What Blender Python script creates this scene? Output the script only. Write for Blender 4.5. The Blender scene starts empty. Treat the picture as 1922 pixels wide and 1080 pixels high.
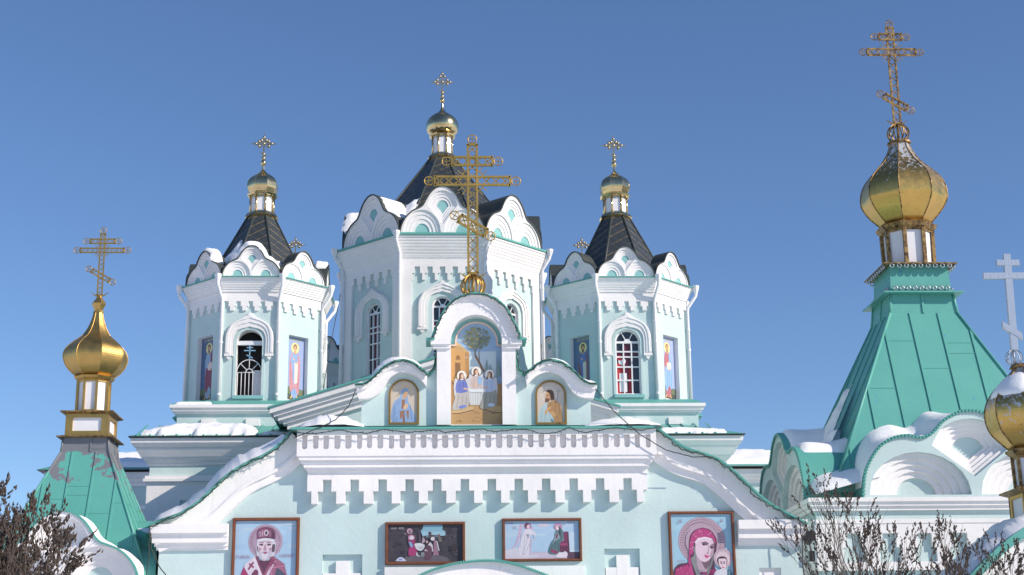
import bpy, bmesh, math, random
from mathutils import Matrix, Vector, noise
from mathutils.geometry import tessellate_polygon
rad = math.radians
C = bpy.context.scene
COL = C.collection
random.seed(7)

# ------------------------------------------------------------------ camera
YAW, PITCH, ROLL, FPX, EYE = rad(2.884), rad(15.117), rad(0.726), 2867.0, 1.6
cF = Vector((math.sin(YAW) * math.cos(PITCH), math.cos(YAW) * math.cos(PITCH), math.sin(PITCH)))
r0 = Vector((math.cos(YAW), -math.sin(YAW), 0)); u0 = r0.cross(cF)
cR = r0 * math.cos(ROLL) - u0 * math.sin(ROLL); cU = u0 * math.cos(ROLL) + r0 * math.sin(ROLL)
cam_d = bpy.data.cameras.new("camera"); cam = bpy.data.objects.new("camera", cam_d); COL.objects.link(cam)
cam_d.sensor_width = 36; cam_d.lens = 36 * FPX / 1922; cam_d.clip_end = 6000
cam.matrix_world = Matrix(((cR.x, cU.x, -cF.x, 0), (cR.y, cU.y, -cF.y, 0), (cR.z, cU.z, -cF.z, EYE), (0, 0, 0, 1)))
C.camera = cam

def at(px, py, Y):
    """measured photo point -> (X, Z) on the plane at depth Y"""
    d = cF + cR * ((px - 961) / FPX) - cU * ((py - 540) / FPX)
    k = Y / d.y
    return (d.x * k, d.z * k + EYE)

# ------------------------------------------------------------------ light
SUN_AZ, SUN_EL = rad(63), rad(29)          # azimuth to the right of the facade's own direction
sdir = Vector((math.sin(SUN_AZ) * math.cos(SUN_EL), -math.cos(SUN_AZ) * math.cos(SUN_EL), math.sin(SUN_EL)))
sl = bpy.data.lights.new("sun", 'SUN'); sl.energy = 5.0; sl.angle = rad(0.5); sl.color = (1, .885, .755)
so = bpy.data.objects.new("sun", sl); COL.objects.link(so); so.location = sdir * 80
so.rotation_euler = sdir.to_track_quat('Z', 'Y').to_euler()
W = bpy.data.worlds.new("World"); C.world = W; W.use_nodes = True
nt = W.node_tree; bg = nt.nodes['Background']
sky = nt.nodes.new('ShaderNodeTexSky'); sky.sky_type = 'NISHITA'; sky.sun_disc = False
sky.sun_elevation = SUN_EL; sky.sun_rotation = math.atan2(sdir.x, sdir.y)
sky.air_density = 1.0; sky.dust_density = 0.0; sky.ozone_density = 6.0; sky.altitude = 200
tint = nt.nodes.new('ShaderNodeMix'); tint.data_type = 'RGBA'; tint.blend_type = 'MULTIPLY'; tint.inputs[0].default_value = 1
tint.inputs[7].default_value = (.96, .93, .97, 1)       # white balance of the sky
nt.links.new(sky.outputs[0], tint.inputs[6]); nt.links.new(tint.outputs[2], bg.inputs[0]); bg.inputs[1].default_value = 0.142
C.view_settings.view_transform = 'Standard'; C.view_settings.look = 'None'
C.view_settings.exposure = 0.0; C.view_settings.gamma = 1

# ------------------------------------------------------------------ materials
def s2l(c):
    return tuple(((v / 255) / 12.92 if v <= 10 else (((v / 255) + .055) / 1.055) ** 2.4) for v in c)

class NT:
    def __init__(s, name):
        s.m = bpy.data.materials.new(name); s.m.use_nodes = True
        s.t = s.m.node_tree; s.b = s.t.nodes['Principled BSDF']
    def n(s, typ, **kw):
        nd = s.t.nodes.new(typ)
        for k, v in kw.items():
            if k.startswith('_'): setattr(nd, k[1:], v)
            else:
                key = int(k[1:]) if k[0] == 'i' and k[1:].isdigit() else k
                nd.inputs[key].default_value = v
        return nd
    def l(s, a, b): s.t.links.new(a, b)
    def coord(s, scale=1, kind='Object'):
        tc = s.n('ShaderNodeTexCoord'); mp = s.n('ShaderNodeMapping')
        mp.inputs['Scale'].default_value = scale if isinstance(scale, tuple) else (scale,) * 3
        s.l(tc.outputs[kind], mp.inputs[0]); return mp.outputs[0]
    def noise(s, co, scale, detail=4, rough=.55):
        n = s.n('ShaderNodeTexNoise', Scale=scale, Detail=detail, Roughness=rough); s.l(co, n.inputs['Vector']); return n.outputs[0]
    def ramp(s, fac, stops):
        r = s.n('ShaderNodeValToRGB'); e = r.color_ramp.elements
        while len(e) < len(stops): e.new(.5)
        for x, (p, c) in zip(e, stops):
            x.position = p; x.color = (c[0], c[1], c[2], 1) if isinstance(c, tuple) else (c, c, c, 1)
        s.l(fac, r.inputs[0]); return r.outputs[0]
    def mix(s, fac, a, b, mode='MIX'):
        m = s.n('ShaderNodeMix', _data_type='RGBA', _blend_type=mode)
        for i, v in ((0, fac), (6, a), (7, b)):
            if hasattr(v, 'links') or hasattr(v, 'is_linked'): s.l(v, m.inputs[i])
            elif isinstance(v, tuple): m.inputs[i].default_value = (v[0], v[1], v[2], 1)
            else: m.inputs[i].default_value = v
        return m.outputs[2]
    def math(s, op, a, b=0.0):
        m = s.n('ShaderNodeMath', _operation=op)
        for i, v in ((0, a), (1, b)):
            if hasattr(v, 'is_linked'): s.l(v, m.inputs[i])
            else: m.inputs[i].default_value = v
        return m.outputs[0]
    def bump(s, h, strength=.3, dist=.02):
        b = s.n('ShaderNodeBump', Strength=strength, Distance=dist); s.l(h, b.inputs['Height']); s.l(b.outputs[0], s.b.inputs['Normal'])
    def base(s, c):
        if isinstance(c, tuple): s.b.inputs['Base Color'].default_value = (c[0], c[1], c[2], 1)
        else: s.l(c, s.b.inputs['Base Color'])
    def set(s, **kw):
        for k, v in kw.items(): s.b.inputs[k.replace('_', ' ')].default_value = v
        return s.m

def plaster(name, col, grime=.5):
    t = NT(name); co = t.coord(1)
    big = t.noise(co, .55, 5, .6); fine = t.noise(co, 9, 6, .65)
    streak = t.noise(t.coord((5, 5, .35)), 1.6, 5, .6)
    c = t.mix(t.ramp(big, [(.35, 0.0), (.7, 1.0)]), tuple(v * .90 for v in col), tuple(min(v * 1.04, .9) for v in col))
    c = t.mix(t.math('MULTIPLY', t.ramp(streak, [(.58, 0.0), (.8, 1.0)]), .42 * grime), c, tuple(v * .60 for v in col))
    c = t.mix(t.math('MULTIPLY', t.ramp(fine, [(.62, 0.0), (.75, 1.0)]), .30 * grime), c, (.42, .40, .36))
    chip = t.noise(t.coord((1.4, 1.4, 1.8)), 1.9, 8, .7)
    c = t.mix(t.math('MULTIPLY', t.ramp(chip, [(.745, 0.0), (.76, 1.0)]), .7), c, (.40, .32, .26))
    t.base(c); t.bump(t.math('ADD', fine, t.math('MULTIPLY', big, 2.0)), .45, .015)
    return t.set(Roughness=.9)

WHITE = plaster("white_plaster", (.86, .835, .83), .7)
AQUA = plaster("turquoise_plaster", (.545, .68, .675), .35)
AQUA2 = plaster("deep_turquoise_plaster", (.27, .53, .53), .4)

def teal(name, grey=False, old=1.0):
    t = NT(name); co = t.coord(1)
    big = t.noise(co, .8, 5, .6)
    c = t.mix(big, (.085, .33, .285), (.14, .43, .37))
    chips = t.noise(t.coord((3.6, 3.6, .9)), 1.9, 5, .6)
    c = t.mix(t.ramp(chips, [(.705 + (1 - old), 0.0), (.715 + (1 - old), 1.0)]), c, (.03, .19, .62))
    scuff = t.noise(co, 16, 6, .7)
    c = t.mix(t.math('MULTIPLY', t.ramp(scuff, [(.6, 0.0), (.75, 1.0)]), .25), c, (.03, .16, .15))
    if grey:
        sep = t.n('ShaderNodeSeparateXYZ'); tc = t.n('ShaderNodeTexCoord'); t.l(tc.outputs['Object'], sep.inputs[0])
        h = t.math('ADD', t.math('SUBTRACT', sep.outputs[2], grey), t.math('MULTIPLY', t.math('SUBTRACT', t.noise(co, .85, 5, .6), .5), 5.5))
        g = t.mix(big, (.15, .16, .18), (.22, .23, .25))
        c = t.mix(t.ramp(h, [(.5, 0.0), (.515, 1.0)]), c, g)
    t.base(c); t.bump(t.math('ADD', big, t.math('MULTIPLY', scuff, .15)), .3, .05)
    return t.set(Roughness=.42, Specular_IOR_Level=.4)
TEAL = teal("teal_painted_metal")
TEALT = teal("teal_trim_paint", old=.8)
TEALG = teal("teal_metal_peeled_grey", grey=9.0)

def gold(name, peel=0.0, z0=0.0, tint=(.62, .40, .12), rough=.33):
    t = NT(name); co = t.coord(1)
    n = t.noise(co, 3.0, 5, .6); br = t.noise(t.coord((14, 14, 1.2)), 3, 4, .6)
    c = t.mix(n, tuple(v * .78 for v in tint), tuple(min(1, v * 1.25) for v in tint))
    c = t.mix(t.math('MULTIPLY', t.ramp(br, [(.5, 0.0), (.75, 1.0)]), .35), c, (.20, .13, .06))
    met = 1.0
    if peel:
        sep = t.n('ShaderNodeSeparateXYZ'); tc = t.n('ShaderNodeTexCoord'); t.l(tc.outputs['Object'], sep.inputs[0])
        k = t.math('ADD', t.math('MULTIPLY', t.math('SUBTRACT', sep.outputs[2], z0), .13), t.noise(co, 8.0, 8, .72))
        f = t.ramp(k, [(.66 - peel * .06, 0.0), (.69 - peel * .06, 1.0)])
        k2 = t.ramp(t.noise(co, 9, 5, .7), [(.66, 0.0), (.68, 1.0)])
        c = t.mix(f, c, (.50, .52, .56)); c = t.mix(t.math('MULTIPLY', k2, .8), c, (.09, .10, .13))
        mm = t.mix(f, 1.0, 0.15) if False else t.math('SUBTRACT', 1.0, t.math('MULTIPLY', f, .8))
        t.l(mm, t.b.inputs['Metallic'])
    else: t.b.inputs['Metallic'].default_value = met
    t.base(c)
    rr = t.math('ADD', t.math('MULTIPLY', n, .25), rough - .1); t.l(rr, t.b.inputs['Roughness'])
    t.bump(t.noise(co, 2.2, 3), .18, .05)
    return t.m
GOLD = gold("brushed_gold", 0, 0, (.55, .36, .12), .42)
GOLDP = gold("peeling_gold", 1.0, 15.55)
GOLDG = gold("tarnished_gold", 1.0, 7.6)
GOLDB = gold("bright_polished_gold", 0, 0, (.66, .52, .28), .17)
BRASS = gold("weathered_gold_paint", 0, 0, (.50, .33, .10), .5)
BRONZE = gold("dull_bronze", 0, 0, (.42, .36, .25), .42)
def rusty():
    t = NT("rusty_gold_paint"); co = t.coord(1); n = t.noise(co, 7, 6, .7)
    t.base(t.ramp(n, [(.38, (.06, .035, .02)), (.5, (.26, .16, .06)), (.65, (.45, .30, .11))]))
    t.b.inputs['Metallic'].default_value = .55; return t.set(Roughness=.5)
RUST = rusty()
def silver():
    t = NT("silver_sheet"); n = t.noise(t.coord((6, 6, 1.5)), 4, 5, .6)
    t.base(t.mix(n, (.38, .41, .46), (.50, .53, .58))); t.bump(n, .08, .03); return t.set(Metallic=.85, Roughness=.38)
SILVER = silver()
def tiles():
    t = NT("dark_diamond_tiles"); tc = t.n('ShaderNodeTexCoord'); sep = t.n('ShaderNodeSeparateXYZ'); t.l(tc.outputs['UV'], sep.inputs[0])
    u, v = sep.outputs[0], sep.outputs[1]
    a = t.math('FRACT', t.math('DIVIDE', t.math('SUBTRACT', t.math('MULTIPLY', v, 1.45), u), .50))
    b = t.math('FRACT', t.math('DIVIDE', t.math('ADD', t.math('MULTIPLY', v, 1.45), u), .50))
    la = t.math('LESS_THAN', a, .07); lb = t.math('LESS_THAN', b, .07)
    n = t.noise(t.coord(1), 2.5, 4); br = t.noise(t.coord(1), 6, 3)
    c = t.mix(n, (.022, .028, .032), (.05, .058, .062))
    c = t.mix(t.math('MULTIPLY', lb, .6), c, (.075, .085, .09))
    c = t.mix(t.math('MULTIPLY', la, t.ramp(br, [(.38, 0.0), (.55, 1.0)])), c, (.30, .22, .09))
    t.base(c); t.bump(t.math('ADD', t.math('MULTIPLY', a, .6), t.math('MULTIPLY', b, .6)), .5, .02)
    return t.set(Roughness=.36)
TILES = tiles()
def simple(name, col, rough=.7, metal=0.0, var=.15, scale=5):
    t = NT(name); n = t.noise(t.coord(1), scale, 5, .6)
    t.base(t.mix(n, tuple(v * (1 - var) for v in col), tuple(min(v * (1 + var), .95) for v in col)))
    return t.set(Roughness=rough, Metallic=metal)
DARK = simple("dark_sheet_metal", (.045, .055, .05), .5)
PIPE = simple("white_painted_pipe", (.78, .78, .80), .45, 0, .08)
PANEL = simple("white_lantern_panel", (.74, .74, .77), .5, 0, .06)
WIRE = simple("black_cable", (.03, .035, .03), .6)
BULB = simple("green_garland_wire", (.03, .10, .07), .5)
RUBBER = simple("black_lamp_housing", (.02, .02, .025), .4)
FRAMEW = simple("varnished_brown_wood", (.20, .065, .028), .4, 0, .45, 9)
FRAMEG = simple("gilt_frame", (.28, .17, .05), .4, .4, .3)
FRAMEP = simple("pale_pink_trim", (.75, .55, .45), .6)
BLUEP = simple("blue_paint", (.25, .45, .62), .5)
REDP = simple("red_cloth", (.42, .025, .03), .6)
def glass(name, col):
    t = NT(name); t.base(col); return t.set(Roughness=.12, Specular_IOR_Level=.6)
GLASS = glass("dark_window_glass", (.035, .04, .05)); GLASSR = glass("dark_red_glass", (.10, .012, .02))
def blackm():
    t = NT("dark_interior"); t.base((.012, .012, .014)); return t.set(Roughness=.9)
BLACK = blackm()
def snowm():
    t = NT("snow"); co = t.coord(1); n = t.noise(co, 3, 6, .65); f = t.noise(co, 26, 5, .7)
    t.base(t.mix(n, (.87, .875, .88), (.94, .945, .95))); t.bump(t.math('ADD', n, t.math('MULTIPLY', f, .4)), .55, .04)
    t.b.inputs['Subsurface Weight'].default_value = 0.0
    return t.set(Roughness=.75)
SNOW = snowm()
def barkm():
    t = NT("bark"); n = t.noise(t.coord((8, 8, 3)), 4, 5, .6)
    t.base(t.mix(n, (.075, .058, .048), (.20, .165, .14))); return t.set(Roughness=.9)
BARK = barkm(); SEED = simple("dry_seed_heads", (.070, .050, .040), .95, 0, .6, 30)
def paintm():
    t = NT("icon_paint"); a = t.n('ShaderNodeAttribute'); a.attribute_name = 'paint'
    n = t.math('ADD', t.math('MULTIPLY', t.noise(t.coord(1), 34, 6, .75), .6), t.math('MULTIPLY', t.noise(t.coord((1, 1, .5)), 7, 5, .6), .4))
    t.base(t.mix(t.ramp(n, [(.38, 0.0), (.64, 1.0)]), t.mix(.10, a.outputs[0], (.12, .11, .12)), t.mix(.05, a.outputs[0], (.8, .8, .8))))
    return t.set(Roughness=.38, Specular_IOR_Level=.35)
PAINT = paintm()

# ------------------------------------------------------------------ mesh kit
def FR(Y, X=0, Z=0):            # frame of a wall that faces the viewer: (u, v, w) -> (X+u, Y-w, Z+v)
    return Matrix(((1, 0, 0, X), (0, 0, -1, Y), (0, 1, 0, Z), (0, 0, 0, 1)))
def ROT(k): return Matrix.Rotation(k, 4, 'Z')
I4 = Matrix.Identity(4)

class MB:
    def __init__(s):
        s.bm = bmesh.new(); s.mats = []; s.uv = s.bm.loops.layers.uv.new('UVMap'); s.col = None
    def mi(s, m):
        if m not in s.mats: s.mats.append(m)
        return s.mats.index(m)
    def face(s, vs, m, smooth=False):
        try: f = s.bm.faces.new(vs)
        except ValueError: return None
        f.material_index = s.mi(m); f.smooth = smooth; return f
    def quadpts(s, pts, m, M=I4, uv=None):
        f = s.face([s.bm.verts.new(M @ Vector(p)) for p in pts], m)
        if f and uv:
            for l, q in zip(f.loops, uv): l[s.uv].uv = q
        return f
    def box(s, x0, x1, y0, y1, z0, z1, m, M=I4):
        v = [s.bm.verts.new(M @ Vector((x, y, z))) for x in (x0, x1) for y in (y0, y1) for z in (z0, z1)]
        for q in ((0, 1, 3, 2), (4, 6, 7, 5), (0, 4, 5, 1), (2, 3, 7, 6), (0, 2, 6, 4), (1, 5, 7, 3)): s.face([v[i] for i in q], m)
    def shape(s, loops, w0, w1, m, M, side=None, back=False, smooth=False):
        """outline (with holes) in the frame M, from depth w0 to the front at w1"""
        if not isinstance(loops[0][0], (tuple, list)): loops = [loops]
        side = side or m
        fr = [[s.bm.verts.new(M @ Vector((p[0], p[1], w1))) for p in lp] for lp in loops]
        bk = [[s.bm.verts.new(M @ Vector((p[0], p[1], w0))) for p in lp] for lp in loops]
        tris = tessellate_polygon([[Vector((p[0], p[1], 0)) for p in lp] for lp in loops])
        flat = [v for lp in fr for v in lp]; flb = [v for lp in bk for v in lp]
        for t in tris:
            if len(set(t)) == 3:
                s.face([flat[i] for i in t], m)
                if back: s.face([flb[i] for i in t[::-1]], m)
        for a, b in zip(fr, bk):
            n = len(a)
            for i in range(n): s.face([a[i], a[(i + 1) % n], b[(i + 1) % n], b[i]], side, smooth)
    def rings(s, rings, m, close=True, smooth=False, cap0=False, cap1=False):
        R = [[s.bm.verts.new(Vector(p)) for p in r] for r in rings]
        for a, b in zip(R, R[1:]):
            n = len(a)
            for i in range(n if close else n - 1): s.face([a[i], a[(i + 1) % n], b[(i + 1) % n], b[i]], m, smooth)
        if cap0: s.face(R[0][::-1], m)
        if cap1: s.face(R[-1], m)
    def lathe(s, prof, n, m, M=I4, rot=None, smooth=False, apothem=False, cap0=True, cap1=True, sx=1, sy=1):
        rot = math.pi / n if rot is None else rot
        k = 1 / math.cos(math.pi / n) if apothem else 1
        rr = []
        for r, z in prof:
            rr.append([M @ Vector((sx * r * k * math.sin(rot + 2 * math.pi * i / n), -sy * r * k * math.cos(rot + 2 * math.pi * i / n), z)) for i in range(n)])
        s.rings(rr, m, True, smooth, cap0, cap1)
    def tube(s, pts, r, m, n=6, smooth=True, M=I4):
        pts = [M @ Vector(p) for p in pts]; rs = r if isinstance(r, (list, tuple)) else [r] * len(pts); out = []
        up = None
        for i, p in enumerate(pts):
            d = (pts[min(i + 1, len(pts) - 1)] - pts[max(i - 1, 0)]).normalized()
            if up is None: up = Vector((0, 1, 0)) if abs(d.y) < .9 else Vector((1, 0, 0))
            a = d.cross(up).normalized(); b = a.cross(d).normalized(); up = b
            off = math.pi / 4 if n == 4 else 0
            out.append([p + (a * math.cos(off + 2 * math.pi * j / n) + b * math.sin(off + 2 * math.pi * j / n)) * rs[i] for j in range(n)])
        s.rings(out, m, True, smooth and n > 4, True, True)
    def ring(s, c, R, r, m, M=I4, n=18, k=5):
        """a hoop lying in the frame's u-v plane"""
        rr = []
        for i in range(n + 1):
            t = 2 * math.pi * i / n; e = Vector((math.cos(t), math.sin(t), 0))
            rr.append([M @ (Vector(c) + e * (R + r * math.cos(2 * math.pi * j / k)) + Vector((0, 0, r * math.sin(2 * math.pi * j / k)))) for j in range(k)])
        s.rings(rr, m, True, True)
    def ball(s, c, r, m, n=10, sz=1.0, M=I4):
        prof = [(r * math.sin(math.pi * i / 6), -r * sz * math.cos(math.pi * i / 6)) for i in range(7)]
        prof[0] = (r * .02, prof[0][1]); prof[-1] = (r * .02, prof[-1][1])
        s.lathe(prof, n, m, M @ Matrix.Translation(Vector(c)), smooth=True)
    def build(s, name, parent=None, off=(0, 0, 0), sub=False, weld=0.0, normals=True):
        if weld: bmesh.ops.remove_doubles(s.bm, verts=s.bm.verts, dist=weld)
        if normals: bmesh.ops.recalc_face_normals(s.bm, faces=s.bm.faces)
        if any(off): bmesh.ops.translate(s.bm, verts=s.bm.verts, vec=-Vector(off))
        me = bpy.data.meshes.new(name); s.bm.to_mesh(me); s.bm.free()
        for m in s.mats: me.materials.append(m)
        o = bpy.data.objects.new(name, me); COL.objects.link(o)
        if parent: o.parent = parent
        return o

def tag(o, label=None, cat=None, group=None, kind=None):
    for k, v in (('label', label), ('category', cat), ('group', group), ('kind', kind)):
        if v: o[k] = v
    return o
def thing(name, loc, label, cat, group=None):
    o = bpy.data.objects.new(name, None); COL.objects.link(o); o.location = loc; o.empty_display_size = .2
    return tag(o, label, cat, group)
def dup(o, parent=None, loc=None, rz=None):
    c = o.copy(); COL.objects.link(c)
    if parent: c.parent = parent
    if loc is not None: c.location = loc
    if rz is not None: c.rotation_euler = (0, 0, rz)
    for ch in list(o.children): dup(ch, c)
    return c

def lerp(a, b, t): return a + (b - a) * t
def arc(cx, cy, rx, ry, a0, a1, n=16):
    return [(cx + rx * math.cos(rad(lerp(a0, a1, i / n))), cy + ry * math.sin(rad(lerp(a0, a1, i / n)))) for i in range(n + 1)]
def smoothline(pts, n=6):
    """Catmull-Rom through 2-D points"""
    P = [Vector((p[0], p[1])) for p in pts]; P = [P[0] * 2 - P[1]] + P + [P[-1] * 2 - P[-2]]; out = []
    for i in range(1, len(P) - 2):
        a, b, c, d = P[i - 1:i + 3]
        for j in range(n):
            t = j / n
            q = .5 * ((2 * b) + (c - a) * t + (2 * a - 5 * b + 4 * c - d) * t * t + (3 * b - a - 3 * c + d) * t ** 3)
            out.append((q.x, q.y))
    out.append((P[-2].x, P[-2].y)); return out
def offset(pts, d):
    """polyline moved d to its right-hand side (below, for a line drawn left to right)"""
    out = []
    for i, p in enumerate(pts):
        a = Vector(pts[max(i - 1, 0)]); b = Vector(pts[min(i + 1, len(pts) - 1)]); t = (b - a).normalized()
        out.append((p[0] + t.y * d, p[1] - t.x * d))
    return out
def band(pts, d0, d1): return offset(pts, d0) + offset(pts, d1)[::-1]
def archloop(hw, v0, vs, n=14, x=0, ry=None):
    return [(x - hw, v0), (x + hw, v0)] + arc(x, vs, hw, ry or hw, 0, 180, n)
def rect(u0, u1, v0, v1): return [(u0, v0), (u1, v0), (u1, v1), (u0, v1)]

# ------------------------------------------------------------------ ground
g = MB(); g.quadpts([(-900, -60, 0), (900, -60, 0), (900, 1800, 0), (-900, 1800, 0)], SNOW)
tag(g.build('ground'), kind='structure')

# ------------------------------------------------------------------ trefoil gable (kokoshnik)
TREF = [(-1, 0), (-.985, .12), (-.93, .26), (-.84, .38), (-.72, .475), (-.6, .53), (-.5, .57), (-.43, .64), (-.37, .74), (-.29, .85), (-.2, .93), (-.1, .985), (0, 1)]
TREF = smoothline(TREF, 3); TREF = TREF + [(-u, v) for u, v in TREF[::-1][1:]]
TREF2 = [(-1, 0), (-.99, .14), (-.955, .33), (-.85, .55), (-.73, .67), (-.59, .715), (-.50, .70), (-.435, .69), (-.345, .745), (-.24, .885), (-.1, .985), (0, 1)]
TREF2 = smoothline(TREF2, 3); TREF2 = TREF2 + [(-u, v) for u, v in TREF2[::-1][1:]]
def trefoil(mb, hw, h, M, depth, face=WHITE, mid=AQUA2, rim=None, roof=TILES, steps=4, back=.8, fan=None, roofm=None, lip=.03, prof=None):
    fan = fan or WHITE
    out = [(u * hw, v * h) for u, v in (prof or TREF)]; big = prof is TREF2
    d = depth / (steps + 1)
    def holes(k):                                    # k = 1 widest .. small
        r = .445 * k; L = []
        for cx in (-.49, .49):
            L.append([(cx * hw - r * hw, .035 * h), (cx * hw + r * hw, .035 * h)] + arc(cx * hw, .05 * h, r * hw, r * h * (1.02 if big else 1.0) + .02 * h, 2, 178, 12))
        # upper fan: pointed below, round above
        c = (.60 if big else .61); a = .36 * k
        L.append([(0, (c - (.36 if big else .40) * k) * h), (a * .55 * hw, (c - .16 * k) * h), (a * hw, (c + .0 * k) * h)] + arc(0, c * h, a * hw * .93, .31 * k * h, 18, 162, 10) + [(-a * hw, c * h), (-a * .55 * hw, (c - .16 * k) * h)])
        return L
    mb.shape(out, -depth - .02, -depth, mid, M)
    for i in range(steps):
        k = lerp(.40, 1, i / (steps - 1))
        mb.shape([out] + holes(k), -depth + d * i, -depth + d * (i + 1), face if i == steps - 1 else fan, M)
    mb.shape([out] + holes(1.0), -d * 1.0 + d * (0), 0, face, M)
    if back:
        o2 = [(u * 1.0, v * 1.0) for u, v in out]
        mb.shape(o2, -depth - back, -depth - .02, roof, M, side=roof)
        lipo = band(out, -lip, 0.0)
        mb.shape(lipo, -depth - back * .98, .035, roofm or DARK, M)

# ------------------------------------------------------------------ ornate crosses
def lattice_bar(mb, p0, p1, wd, m, M, t=.022, zig=None, cap=True):
    a, b = Vector(p0), Vector(p1); d = (b - a); L = d.length; d.normalize(); n = Vector((-d.y, d.x, 0))
    for s in (-1, 1): mb.tube([a + n * s * wd / 2, b + n * s * wd / 2], t, m, 4, M=M)
    if cap:
        mb.tube([a - n * (wd / 2 + t), a + n * (wd / 2 + t)], t, m, 4, M=M); mb.tube([b - n * (wd / 2 + t), b + n * (wd / 2 + t)], t, m, 4, M=M)
    k = max(2, int(L / (wd * (zig or 1.0))))
    for i in range(k):
        q0 = a + d * (L * i / k); q1 = a + d * (L * (i + 1) / k)
        mb.tube([q0 - n * wd / 2, q1 + n * wd / 2], t * .45, m, 4, M=M); mb.tube([q0 + n * wd / 2, q1 - n * wd / 2], t * .45, m, 4, M=M)
def hoop(mb, c, R, m, M, ang=0, t=.015):
    mb.ring((c[0], c[1], 0), R, t, m, M)
    for k in range(2):
        e = Vector((math.cos(ang + k * math.pi / 2), math.sin(ang + k * math.pi / 2), 0)) * R
        mb.tube([Vector((c[0], c[1], 0)) - e, Vector((c[0], c[1], 0)) + e], t * .8, m, 4, M=M)
def lattice_cross(mb, H, m, M, vw, y2, h2, y1, h1, ys, hs, tilt, hr, t=.022, rays=True):
    """H height of the upright, (y2,h2) small bar, (y1,h1) main bar, (ys,hs,tilt) slanted foot bar, hr hoop radius"""
    lattice_bar(mb, (0, 0, 0), (0, H, 0), vw, m, M, t)
    hoop(mb, (0, H + hr + t), hr, m, M)
    for y, h, z in ((y2, h2, .003), (y1, h1, .003)):
        lattice_bar(mb, (-h, y, z), (h, y, z), vw * .95, m, M, t)
        for s in (-1, 1): hoop(mb, (s * (h + hr + t), y), hr, m, M)
    d = Vector((math.cos(tilt), math.sin(tilt), 0)); c = Vector((0, ys, 0.004))
    lattice_bar(mb, c - d * hs, c + d * hs, vw * .9, m, M, t)
    for s in (-1, 1):
        q = c + d * s * (hs + hr + t); hoop(mb, (q.x, q.y), hr, m, M, tilt)
    if rays:
        for q in range(4):
            a0 = rad(45 + 90 * q)
            mb.tube([(vw * 1.35 * math.cos(a0 + x), y1 + vw * 1.35 * math.sin(a0 + x), 0) for x in (-.6, -.3, 0, .3, .6)], t * .45, m, 4, M=M)
            for x in (-.5, -.17, .17, .5):
                e = (math.cos(a0 + x), math.sin(a0 + x))
                mb.tube([(vw * 1.35 * e[0], y1 + vw * 1.35 * e[1], 0), (vw * 2.0 * e[0], y1 + vw * 2.0 * e[1], 0)], t * .35, m, 4, M=M)
def crescent(mb, w, h, m, M, y=0, t=.03):
    up = [(-w + 2 * w * i / 12, y + h * (abs(-1 + i / 6) ** 1.7)) for i in range(13)]
    lo = [(-w * .97 + 1.94 * w * i / 12, y - h * .42 + h * 1.42 * (abs(-1 + i / 6) ** 2.2)) for i in range(13)]
    mb.shape(up + lo[::-1], -t, t, m, M, back=True)
def cage(mb, c, R, m, n=14, sz=1.0, r=.018):
    for i in range(n):
        a = 2 * math.pi * i / n
        mb.tube([(c[0] + R * math.sin(t) * math.cos(a), c[1] + R * math.sin(t) * math.sin(a), c[2] - R * sz * math.cos(t)) for t in [math.pi * k / 10 for k in range(11)]], r, m, 4)
    mb.tube([(c[0], c[1], c[2] - R * sz), (c[0], c[1], c[2] + R * sz)], r * 2, m, 6)
def trefoil_cross(mb, H, m, M, w, yc):
    """slender wrought cross with budded ends (tower tops)"""
    t = .032
    mb.tube([(0, 0, 0), (0, H, 0)], t, m, 4, M=M); mb.tube([(-w, yc, 0), (w, yc, 0)], t, m, 4, M=M)
    mb.tube([(-.11, yc - .30, .002), (.11, yc - .40, .002)], t * .8, m, 4, M=M)
    mb.ball((0, yc, 0), .055, m, 8, 1, M)
    for ex, ey, dx, dy in ((-w, yc, -1, 0), (w, yc, 1, 0), (0, H, 0, 1)):
        for q in ((dx * .0, dy * .0), (-dx * .10 + dy * .075, -dy * .10 + dx * .075), (-dx * .10 - dy * .075, -dy * .10 - dx * .075)):
            mb.ball((ex + q[0] - dx * .05, ey + q[1] - dy * .05, 0), .052, m, 8, 1, M)
        mb.tube([(ex, ey, 0), (ex + dx * .1, ey + dy * .1, 0)], .016, m, 4, M=M)
    for a in (45, 135, 225, 315):
        e = (math.cos(rad(a)), math.sin(rad(a)))
        for da, L in ((-14, .2), (0, .26), (14, .2)):
            q = (math.cos(rad(a + da)), math.sin(rad(a + da)))
            mb.tube([(q[0] * .07, yc + q[1] * .07, 0), (q[0] * L, yc + q[1] * L, 0)], .007, m, 4, M=M)
    mb.ball((0, .03, 0), .07, m, 8, 1, M); mb.ball((0, .17, 0), .06, m, 8, 1, M)

# ------------------------------------------------------------------ pieces of an octagonal tower
T8 = math.tan(math.pi / 8)
def ogee(wo, wi, z0, zs, zt, inner_top):
    """pointed moulding over a window: outer and inner edge of one arch"""
    L = [(-wo, z0), (-wo, zs), (-wo * .97, lerp(zs, zt, .22)), (-wo * .86, lerp(zs, zt, .45)), (-wo * .66, lerp(zs, zt, .62)), (-wo * .40, lerp(zs, zt, .74)), (-wo * .17, lerp(zs, zt, .86)), (-.012, zt - .012)]
    L = L[:1] + smoothline(L[1:], 4); L = L + [(-u, v) for u, v in L[::-1][1:]]
    N = [(-wi, z0), (-wi, zs), (-wi * .95, lerp(zs, inner_top, .35)), (-wi * .78, lerp(zs, inner_top, .68)), (-wi * .45, lerp(zs, inner_top, .87)), (-wi * .2, lerp(zs, inner_top, .93)), (-.01, inner_top)]
    N = N[:1] + smoothline(N[1:], 4); N = N + [(-u, v) for u, v in N[::-1][1:]]
    return L + N[::-1]
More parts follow.
